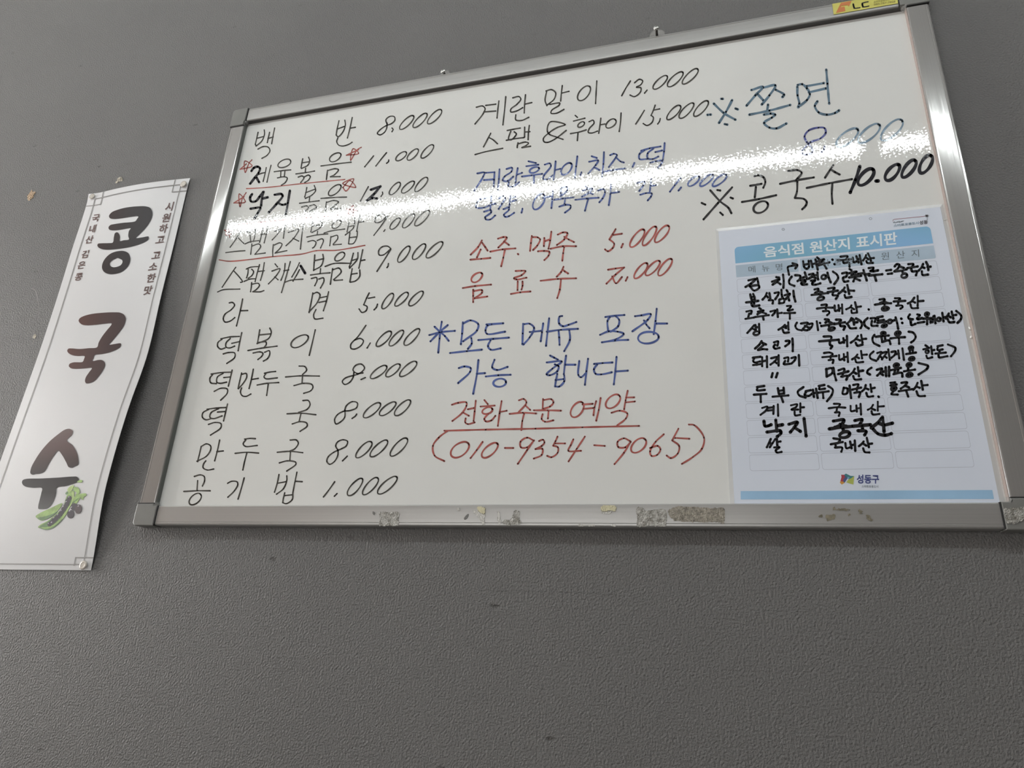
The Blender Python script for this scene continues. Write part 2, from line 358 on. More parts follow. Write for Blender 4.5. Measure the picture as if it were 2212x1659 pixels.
# ---- pen strokes: photograph crops traced stroke by stroke (origin, scale, then points)
BOARD_TEXT = """
@ 470 180 4.0218
# ink 2.8 black plain menu line with rice meal price, top of the left column
352,425 340,478 328,530; 405,405 408,440 385,500 335,545; 340,478 400,462; 328,527 335,545; 452,425 442,470 432,515; 437,480 483,466; 496,388 483,450 470,525; 350,572 395,550 440,555 455,585 430,625 385,652
1055,325 1038,400 1030,450; 1105,320 1110,360 1090,420 1045,465 1030,445; 1045,395 1100,375; 1170,297 1150,390 1128,475; 1150,390 1197,382; 1045,475 1035,505 1050,535 1085,545 1140,530 1168,512
1472,352 1462,318 1495,288 1535,290 1540,320 1510,350 1460,370 1410,405 1388,435 1410,448 1450,425 1470,385 1472,345; 1515,388 1525,400 1515,420
o 1583,398 1703,282 55; o 1700,382 1818,262 55; o 1825,350 1945,230 58
@ 530 350 15.86
# thick 5 thick black overwritten letter of the stir-fried pork line
205,310 290,200 420,160 500,215 450,370 320,540 165,740; 375,520 470,690
@ 470 180 4.0218
@ 530 350 15.86
# ink 2.6 thin strokes completing the overwritten letter
450,425 560,385 660,365; 715,190 690,330 610,665; 880,110 810,380 740,690
@ 470 180 4.0218
# ink 2.8 black menu line of the stir-fried pork
o 525,720 635,672 62; 492,768 565,758 635,752; 550,762 548,808; 585,760 580,808; 520,822 575,812 605,822 590,860 555,885
740,655 732,695 725,735; 790,642 800,670 785,710 730,740; 735,690 790,682; 765,738 762,770; 680,787 770,775 842,762; 700,815 735,805 750,820 722,862; 755,812 790,797 805,810 790,840 757,862
o 975,672 1070,612 60; 898,718 1030,700 1160,685; 955,755 950,795 945,835; 955,758 1020,742 1050,750 1020,790 980,812; 980,812 1065,810
1355,630 1315,680 1278,725; 1468,602 1420,660 1375,718; 1487,665 1485,680 1468,695; o 1550,668 1640,598 50; o 1650,665 1742,572 52; o 1770,648 1874,535 55
# red 2.4 small red hand-drawn star at the left of the pork line
195,748 300,718 237,675 240,775 275,690 298,665; 195,748 250,700
# red 2.4 small red hand-drawn star after the pork line
1118,625 1225,608 1178,568 1155,670 1215,575 1248,556; 1118,625 1225,575
# red 2.2 red underline below the pork line
250,915 420,905 700,875 950,850 1105,835
# red 2.4 small red hand-drawn star after the octopus line
1088,905 1150,845 1200,903 1088,870 1182,830 1115,935 1088,905
# red 2.4 small red hand-drawn star at the left of the octopus line
140,1040 240,1030 188,960 195,1072 215,1000 248,950; 140,1040 230,985
# thick 5.1 thick black letters of the octopus line
300,962 283,990 290,1025 330,1025 365,985 395,945; 400,942 385,1000 378,1062; 385,1002 435,990; 285,1090 330,1082 372,1080 350,1125 322,1172
495,968 555,962 565,978 510,1050 445,1120; 520,1035 560,1055 592,1050; 628,932 610,1040 592,1140
1330,925 1415,895; 1412,898 1360,960 1298,1018; 1300,1016 1345,998 1385,1000
# ink 2.8 black menu line of the stir-fried octopus
775,905 768,945 757,988; 840,888 852,930 820,970 762,1000; 765,950 845,920; 800,990 795,1030; 712,1042 800,1030 882,1020; 730,1075 775,1065 790,1080 762,1110; 800,1065 840,1055 860,1075 800,1113
o 966,970 1070,885 60; 898,1000 1010,992 1120,988; 945,1030 940,1070 935,1112; 945,1035 1010,1018 1050,1030 1000,1075 980,1092; 980,1092 1070,1088
1310,897 1275,960 1240,1025; 1432,945 1434,960 1420,982; o 1495,965 1585,862 52; o 1600,950 1708,852 52; o 1716,940 1822,818 56
@ 440 440 4.0218
# red 2.2 red underline below the octopus line
305,180 500,160 800,130 1050,110 1165,98
# red 2.4 small red hand-drawn star above the kimchi fried rice line
1240,45 1335,62 1255,85 1300,15 1297,105; 1240,45 1290,70
# red 2.2 faint red star at the left end of the kimchi fried rice line
180,230 240,265 190,270 215,220 225,292; 180,230 240,240
# ink 2.5 black menu line of the kimchi fried rice
320,238 285,300 230,378; 290,285 318,315 348,345; 192,425 270,415 358,408
375,245 450,225; 400,245 405,300 410,335; 448,235 440,300 430,328; 358,350 400,332 478,320; 515,210 500,280 485,335; 498,270 530,262; 555,198 542,270 525,340; 418,350 413,400 408,440; 420,368 480,350 495,370 445,440; 445,440 535,428
615,240 670,222 640,265 595,315; 708,190 700,240 692,300; 605,355 600,405 600,455; 610,360 660,340 680,350 665,385 620,430; 625,428 722,408
785,182 800,195; 735,250 780,235 825,222 790,290 715,365; 775,300 825,325; 865,178 850,300 840,395
945,155 940,195 930,245; 1010,150 1030,170 1010,210 940,250; 945,195 1005,185; 990,240 985,268; 895,290 980,272 1078,262; 905,330 950,320 975,335 960,375 945,385; 985,320 1030,305 1040,320 1015,385
o 1118,210 1190,148 52; 1045,255 1100,238 1225,220; 1105,285 1100,325 1095,365; 1105,290 1160,275 1165,300 1125,352; 1125,358 1195,352
1260,165 1252,210 1245,245; 1310,120 1310,170 1300,210 1230,272; 1255,200 1305,190; 1357,105 1340,180 1328,240; 1345,162 1390,155; 1270,250 1264,300 1258,348; 1335,240 1330,290 1300,345 1262,350; 1265,295 1325,288
1585,118 1560,90 1520,98 1488,130 1490,162 1530,160 1580,120; 1600,105 1550,180 1478,275; 1575,225 1565,240; o 1622,220 1705,125 50; o 1730,208 1830,90 55; o 1835,190 1960,60 58
# red 2.6 wavy red underline below the kimchi fried rice line
135,488 220,500 400,485 600,460 850,438 980,408 1150,405 1280,385 1400,362
@ 470 555 6.048
# ink 2.7 black menu line of the vegetable fried rice, first words
238,135 205,180 60,395; 208,178 290,270 325,325 300,332; 0,458 70,430 290,420
375,158 430,135 545,125; 400,160 395,220 378,275; 445,160 470,190 450,240 400,280; 345,320 420,290 495,285; 548,100 520,200 490,322; 535,190 608,180; 610,75 590,200 560,305; 445,335 440,395 430,455; 455,355 530,345 548,370 500,430 460,455; 465,455 560,455 605,440
750,90 782,130; 710,185 815,155 770,240 665,352; 745,260 790,298; 882,85 870,190 828,305; 865,180 930,170; 950,60 920,170 835,465
1070,75 1040,140 970,262; 1070,165 1030,240 985,315; 880,330 950,305 1115,290
@ 440 440 4.0218
# ink 3.1 black menu line of the vegetable fried rice
965,445 960,510 955,580; 1035,440 1040,480 1020,540 955,578; 965,495 1030,480; 1015,565 1012,605; 928,620 1010,608 1098,600; 935,650 980,642 985,665 965,712; 1000,655 1040,645 1045,670 1015,732
o 1142,492 1222,428 55; 1055,545 1130,520 1280,518; 1120,565 1110,630 1100,700; 1120,575 1175,560 1195,590 1130,660; 1135,667 1205,662
1300,430 1285,490 1265,550; 1340,425 1335,480 1268,560; 1283,495 1332,480; 1382,400 1365,480 1348,560; 1365,495 1400,488; 1290,565 1280,620 1270,680; 1355,575 1355,630 1320,670 1275,682; 1285,612 1332,605
1625,390 1600,370 1550,375 1520,410 1525,445 1560,445 1622,395; 1625,395 1580,470 1505,588; 1605,520 1600,545 1592,555; o 1690,508 1788,370 58; o 1818,482 1925,350 60; o 1935,468 2075,332 62
# thick 5.5 thick black stroke of the vegetable fried rice line
842,540 880,603
# ink 3.1 black menu line of the ramen
222,862 250,858 268,880 240,920 185,960 170,1000 185,1028 230,1020 270,990; 338,828 320,920 285,1062; 318,930 382,928
948,775 935,850 915,945; 948,785 985,770 1010,790 985,860 915,940; 1008,818 1068,806; 1000,858 1060,846; 1085,765 1065,850 1040,930; 975,920 955,965 965,1000 1035,995
1438,775 1415,820 1390,878; 1430,822 1485,812; 1390,878 1420,895 1410,930 1375,945 1350,915; 1510,872 1500,900 1480,922; o 1552,912 1645,780 55; o 1662,888 1775,772 55; o 1785,885 1905,762 58
@ 400 690 4.0218
# ink 3.1 black menu line of the spicy rice cakes
310,168 390,152 470,148; 320,172 285,200 282,235 310,258 345,248; 392,165 355,205 355,240 385,248 430,232; 405,208 475,192; 492,115 475,190 460,272; 330,300 375,288 430,292 430,330 362,382
648,90 638,150 628,205; 735,75 748,110 725,165 625,210; 640,135 745,125; 640,200 700,195 705,215 685,245; 545,270 660,250 798,232; 590,292 650,282 675,295 665,320 632,348; 690,285 730,272 735,300 715,340 680,362
o 922,232 1068,145 82; 1130,90 1105,200 1078,312
1570,52 1500,150 1440,215 1440,250 1470,258 1530,225 1548,185 1520,165 1470,180; 1608,205 1580,248; o 1662,232 1788,105 62; o 1775,228 1895,95 58; o 1905,222 2035,82 62
# ink 3.1 black menu line of the rice cake and dumpling soup
225,475 310,462 400,458; 240,478 215,510 222,550 270,558; 330,468 280,500 275,545 300,555 360,545; 335,505 390,500; 408,440 392,510 375,580; 252,625 310,598 365,605 365,640 308,702
490,465 475,530 460,600; 490,478 530,470 535,500 500,560 462,602; 592,432 575,520 555,600; 575,522 635,512; 490,595 480,630 495,662 530,668 570,648
688,468 730,458 785,452; 700,470 685,500 700,515 800,508; 625,570 710,555 812,548; 722,558 715,610 708,660
990,405 1040,410 1055,440 1020,478; 872,500 1000,490 1165,492; 1020,485 1015,552; 945,575 1030,555 1100,565 1110,590 1090,620 1030,642
1545,465 1490,468 1458,440 1480,400 1530,388 1558,420 1540,450 1500,475 1390,510 1365,540 1385,565 1430,545 1460,500 1465,462; 1565,505 1528,522; o 1610,510 1750,405 62; o 1745,495 1865,390 60; o 1865,492 2010,368 66
# ink 3.1 black menu line of the rice cake soup
190,780 270,770 355,765; 205,782 155,810 150,850 180,872 230,860; 290,775 225,810 215,850 245,862 320,838; 280,805 345,800; 368,735 350,810 333,882; 202,912 260,895 310,905 310,940 220,1005
1022,705 1070,705 1085,740 1060,780 985,808; 885,820 1010,815 1135,828; 1005,820 990,885; 930,908 1000,888 1055,900 1060,925 998,972
1385,790 1400,750 1450,715 1495,725 1490,765 1440,790 1370,800 1320,830 1298,870 1310,908 1350,890 1385,850 1388,790; 1490,822 1480,838 1450,860; o 1550,850 1695,728 68; o 1690,830 1830,720 64; o 1822,832 1955,702 68
@ 280 900 3.4031
# ink 3.1 black menu line of the dumpling soup
525,225 512,280 500,330; 525,220 565,200 595,215 595,245 565,290 495,328; 662,172 645,250 625,325; 640,258 688,252; 560,325 545,345 540,375 570,392 618,385
845,165 885,160 925,162; 855,168 835,200 850,218 938,212; 775,270 860,262 948,268; 862,265 845,330 832,392
1180,172 1225,172 1240,195 1215,235 1175,255; 1085,262 1180,255 1272,265; 1182,262 1178,320; 1100,340 1160,325 1220,335 1222,350 1155,400
1530,245 1515,215 1530,185 1570,170 1602,182 1592,215 1560,235 1500,262 1460,295 1450,330 1470,350 1505,330 1530,285 1532,245; 1600,290 1565,325; o 1665,300 1778,185 58; o 1770,292 1895,175 58; o 1918,288 2040,160 62
# ink 3.1 black menu line of the bowl of rice, bottom of the left column
475,440 520,428 548,440 550,475 535,510; 500,470 495,542; 398,550 500,545 592,545; o 442,642 522,570 62
720,490 750,475 790,480 795,500 770,545 722,592; 842,450 820,530 797,606
1098,425 1085,490 1065,555; 1155,435 1155,470 1130,530 1080,570; 1085,490 1150,478; 1230,408 1215,480 1200,560; 1218,475 1268,478; 1140,560 1130,600 1125,632; 1200,560 1195,610 1150,640 1125,632; 1140,580 1192,575
1508,478 1460,545 1425,590; 1525,565 1505,585; o 1605,578 1710,455 58; o 1715,572 1825,450 58; o 1825,565 1965,442 62
@ 980 130 3.6867
# ink 3.1 black menu line of the rolled omelette, top of the middle column
180,375 230,365 250,385 235,425 170,508; 255,360 335,350; 240,412 335,405; 360,325 352,390 345,460; 415,290 405,400 392,515
470,300 520,290 535,310 505,350 455,390 455,412 500,405 550,378; 572,275 565,350 562,420; 568,350 622,338; 495,435 495,475 540,480 598,455
740,250 728,320 742,362; 735,245 780,235 812,260 800,310 748,355; 865,202 858,260 852,325; 862,262 918,248; 765,352 845,342 840,358 780,400 775,422 820,422 878,392
o 995,318 1082,208 72; 1140,165 1135,250 1130,345
1408,165 1370,225 1338,283; 1440,180 1480,152 1505,165 1490,195 1455,215 1490,220 1488,252 1440,290 1405,278; 1540,238 1520,262; o 1590,228 1700,125 55; o 1705,208 1825,95 58; o 1822,188 1945,70 56
# ink 3.1 black menu line of the fried egg platter
295,582 270,630 238,690; 285,618 315,635 348,665; 170,752 250,730 390,702
@ 1060 250 6.684
# ink 3.1 black ampersand and letters of the fried egg platter
238,213 330,195 425,178; 290,225 262,300 258,340 290,350 350,300 370,260 340,232; 225,355 330,335 480,315; 490,165 488,310; 495,235 565,230; 558,140 545,240 540,345; 395,390 385,430 382,460; 400,405 500,380 545,395 510,430 450,460; 450,462 575,440
1045,342 940,305 850,270 820,230 830,130 870,85 1075,128 960,170 850,240 760,330 770,375 820,385 930,335 1090,212
@ 980 130 3.6867
# ink 3.1 black menu line of the fried egg platter, right part
968,440 985,455; 955,485 1045,462; o 990,530 1040,495 34; 930,585 1000,572 1055,555; 990,580 985,640
1078,490 1110,478 1118,500 1080,545 1072,575 1100,580 1145,565; 1172,462 1165,520 1155,582; 1165,515 1205,508
o 1215,535 1290,475 55; 1333,420 1328,500 1318,568
1518,400 1485,455 1450,508; 1605,358 1590,400 1572,440; 1590,398 1640,388; 1572,440 1590,455 1580,495 1540,520 1510,505; 1645,465 1640,485 1625,508; o 1700,472 1805,362 55; o 1798,460 1910,342 56; o 1915,445 2025,325 58
@ 980 300 3.6867
# blue 3.8 blue line of fried egg, cheese and rice cake extras
187,275 245,268 235,300 165,412; 255,270 325,265; 240,328 320,322; 325,265 322,325 318,380; 365,242 360,320 352,408
420,240 465,230 460,260 405,300 390,330 430,335 475,300; 510,232 500,290 492,350; 505,285 545,270; 440,345 435,375 470,380 522,345
595,178 655,192; 578,218 675,205; o 605,262 680,232 40; 542,300 620,290 705,278; 640,290 638,352
725,205 765,195 775,215 720,290 712,318 745,322 790,290; 812,178 805,250 795,328; 808,248 850,238
o 862,282 935,195 62; 985,138 975,220 965,310; 1018,265 1008,292
1098,138 1140,152; 1078,182 1150,172 1130,210 1072,275; 1120,225 1160,248; 1197,105 1192,200 1182,302
1245,130 1275,118 1300,128 1290,150 1235,225; 1290,145 1330,180 1355,188; 1190,262 1270,248 1365,235; 1440,190 1425,222
1492,95 1560,75 1648,60; 1520,90 1480,120 1480,160 1540,160; 1590,78 1545,115 1545,155 1585,160 1630,140; 1605,105 1660,92; 1680,32 1675,100 1665,170; 1565,190 1610,178 1660,175 1650,205 1625,232
# blue 3.8 blue line of egg and fishcake extras
205,480 300,462; 215,482 185,510 178,545 240,548 285,530; 300,455 298,510 290,565; 300,522 335,515; 240,580 295,568 298,585 250,625 255,640 290,642 330,610
360,475 395,455 410,470 385,515 358,558; 452,455 445,520 438,560; 450,470 495,460; 448,500 498,488; 395,560 440,545 440,565 400,605 410,620 440,615 482,588; 548,555 540,588
o 640,560 715,440 72; 708,470 785,455; 790,415 785,480 778,552
855,395 852,430 850,455; 858,390 900,382 905,410 852,455; 800,485 870,475 955,465; 888,475 882,520; 840,540 890,525 930,530 930,550 885,588
1050,378 1065,390; 1028,412 1060,402 1105,395 1075,430 1022,460; 1070,425 1108,440; 968,485 1060,475 1155,468; 1072,475 1045,572
1148,412 1195,400 1205,425 1185,475 1160,505; 1252,362 1248,440 1235,528; 1250,432 1318,422
1462,352 1520,340 1510,370 1478,415; 1572,320 1568,370 1560,430; 1570,375 1612,368; 1485,445 1530,432 1578,435 1570,460 1545,490
1808,312 1760,370 1722,420; 1812,385 1790,412; o 1868,372 1955,300 48; o 1962,375 2065,285 46; o 2062,375 2172,285 50
# red 3.8 red line of soju and beer
225,808 195,860 135,922; 225,825 250,860 270,890; 215,880 185,945; 132,962 220,955 292,948
352,795 395,782 422,785 400,820 355,865; 400,815 440,845; 290,898 390,880 492,872; 408,882 395,945 378,1015; 510,915 515,920
622,772 615,830 608,892; 628,782 670,785 688,800 665,850 632,885; 722,788 718,855; 725,815 768,800; 778,738 768,810 755,875; 670,895 720,892 762,900 755,930 722,965
828,762 870,745 905,750 880,800 822,845; 880,780 915,800 958,822; 770,875 870,855 975,855; 880,860 872,910 865,970
1290,718 1265,760 1240,800; 1268,765 1340,755; 1240,800 1278,835 1265,870 1228,895 1205,880; 1348,835 1335,865; o 1408,860 1515,722 62; o 1508,848 1610,698 58; o 1605,822 1712,692 62
# red 3.8 red line of soft drinks
o 145,1135 225,1070 58; 72,1188 170,1172 298,1160; 155,1200 155,1250 155,1300; 158,1212 225,1205 225,1225 165,1270; 165,1270 268,1255
492,1052 540,1050 572,1052 540,1085 480,1110 500,1120 580,1105; 510,1135 508,1205; 548,1135 548,1170 540,1200; 455,1235 530,1222 612,1215
875,1018 855,1060 820,1098; 865,1040 885,1055 912,1072; 692,1130 830,1115 975,1110; 855,1115 845,1200 825,1268
1228,1042 1290,1032 1358,1024; 1355,1026 1290,1080 1216,1153; 1262,1095 1292,1150 1340,1100; 1385,1100 1370,1130; o 1440,1110 1540,990 56; o 1530,1085 1640,972 56; o 1632,1088 1735,955 58
@ 900 650 3.6867
# blue 4.2 blue takeaway notice, upper line with asterisk
200,165 188,240 182,300 172,412; 100,272 200,248 305,238; 142,205 190,250 225,280 255,318; 248,192 180,250 110,322
368,170 362,260 352,345; 368,180 430,155 490,185 480,235 370,322; 435,295 438,340 408,382; 265,415 400,400 520,388
555,188 690,178; 600,185 565,195 548,235 560,262 705,245; 490,312 610,302 735,292; 590,310 568,360 590,388 670,378
848,182 845,260 842,345; 855,185 900,182 935,215 900,290 850,348; 900,248 995,238; 1008,178 998,250 988,322; 1055,138 1042,250 1030,358
1160,120 1138,125 1135,180 1165,202 1210,190 1272,168; 1035,245 1150,230 1285,222; 1130,235 1135,290 1138,350; 1215,230 1220,310 1175,400
1502,128 1580,118 1655,112; 1540,125 1520,160 1525,240; 1585,120 1612,150 1605,200 1545,245; 1460,270 1530,242 1600,245 1648,262 1590,305 1475,330; 1475,330 1580,315 1685,310
1738,122 1790,115 1865,105 1840,150 1718,242; 1810,155 1830,190 1855,218; 1912,62 1902,160 1888,265; 1905,180 1995,180; o 1763,300 1929,284 92
# blue 4.2 blue takeaway notice, lower line
335,535 380,522 430,535 425,565 330,655; 492,470 480,580 450,740; 478,580 545,575
620,468 602,530 640,550 725,525; 550,602 650,592 748,588; o 610,658 712,645 64
1062,435 1095,452 1125,468; 1035,490 1155,482 1080,540 1035,585 1060,592 1120,560 1130,520 1100,505; 1190,435 1180,510 1172,585; 1182,508 1265,508; 1120,580 1110,630 1102,680; 1175,590 1175,640 1135,682 1102,680; 1105,630 1172,622
1295,478 1288,590 1308,608 1345,578; 1365,460 1352,560 1340,668
1412,502 1480,495 1560,490; 1440,503 1412,545 1425,580 1470,585 1555,568; 1592,445 1582,560 1570,665; 1582,562 1682,555
@ 900 820 3.3515
# red 3.8 red line about telephone orders with its underline
255,182 300,168 360,165 360,190 330,240 258,300; 335,238 378,262; 370,215 418,205; 428,152 420,230 412,300; 355,280 352,310 370,322 420,310
490,148 515,178; 462,195 565,188; o 475,238 548,212 45; 520,245 490,285 500,302 540,295 570,262; 615,155 600,245 588,335; 600,235 652,225
740,150 775,140 795,165 735,240; 785,185 822,220; 672,248 770,240 865,245; 778,245 765,300 758,365
915,140 912,212; 918,148 975,142 990,165 965,195 915,212; 848,222 950,222 1045,225; 955,225 950,282; 912,250 905,285 930,305 990,295
o 1125,268 1200,165 75; 1200,180 1275,175; 1205,212 1280,205; 1300,155 1288,200 1280,258; 1332,132 1318,220 1300,298
o 1375,200 1468,115 75; 1528,80 1512,150 1502,215; 1515,130 1575,128; 1512,165 1580,158; 1410,240 1470,225 1525,245 1515,280 1452,332
200,370 500,362 860,355 1200,345 1610,335
# red 3.8 red telephone number in brackets at the bottom of the board
225,370 160,420 118,480 130,550 200,590; o 252,552 375,462 88; 478,450 435,510 390,568; o 475,560 585,462 66; 638,495 700,495
845,440 800,420 752,450 755,490 800,490 850,440; 848,440 800,510 732,610; 885,445 915,435 925,455 905,480 860,503; 860,503 910,502 905,545 848,572; 1020,412 1005,445 988,478; 1000,462 1075,462; 988,478 1022,490 1020,530 975,562 945,552
1135,432 1115,475 1098,515 1190,515; 1218,412 1160,500 1100,592; 1285,475 1362,480; 1545,445 1500,425 1455,450 1460,488 1510,490 1550,450; 1550,450 1500,530 1432,612; o 1558,522 1655,432 78; 1790,395 1730,450 1690,520 1700,552 1740,545 1765,505 1745,480 1690,495
1895,355 1850,440; 1870,422 1975,428; 1850,440 1900,480 1890,535 1840,568 1810,550; 1970,325 2010,330 2080,420 2065,500 2000,560 1920,610
@ 1500 130 3.95
# teal 5 pale teal line of the chewy noodles
165,370 250,450 350,508; 322,340 270,440 210,535; 228,330 242,330; 110,466 140,464; 350,412 370,420; 258,545 280,550
485,255 585,228 520,300 445,388; 535,285 590,345; 585,235 690,215 640,300 575,378; 690,250 765,295 750,315; 628,378 622,430; 468,465 640,430 818,382; 592,465 650,455 690,465 660,490 595,535 640,575 700,582 785,540
878,225 880,300 895,370 885,402; 880,212 920,205 960,240 985,290 960,340 885,400; 955,222 1105,195; 975,275 1125,240; 1125,80 1135,200 1150,370; 1050,350 1028,390 1060,445 1130,465 1200,450 1235,428
# indigo 4.2 indigo digit of the chewy noodle price
920,770 990,700 1075,668 1120,620 1110,580 1060,575 975,600 940,650 960,700 1000,745; 1000,745 1005,785 960,805 920,795; 1110,735 1105,760 1085,785
# paleteal 4.6 pale teal zeros of the chewy noodle price
o 1215,728 1395,590 95; o 1400,700 1580,550 92; o 1595,680 1772,512 100
# dark 4.6 black line of the cold soy noodles
135,1110 220,1205 290,1260 315,1305; 322,1085 200,1220 78,1358; 195,1108 220,1112; 62,1218 92,1232; 308,1172 328,1180; 220,1300 242,1320
512,990 545,982 590,1000 605,1040 588,1088; 475,1072 572,1055; 525,1080 515,1170; 405,1210 550,1185 697,1152; o 508,1285 625,1220 88
800,945 880,938 915,960 880,1010 860,1030; 730,1055 870,1025 1018,1000; 878,1035 875,1120 858,1175; 858,1175 935,1185 958,1210 950,1240 920,1272
1185,895 1155,940 1115,1002; 1160,930 1200,955 1238,975; 958,1090 1150,1050 1345,1015; 1178,1045 1172,1140 1178,1225
# thick 7.2 thick black price of the cold soy noodles
1412,905 1375,1020 1330,1128; o 1402,1062 1525,932 84; 1548,1031 1568,1030; o 1635,1022 1745,892 78; o 1775,998 1885,854 72; o 1930,962 2020,812 80
"""

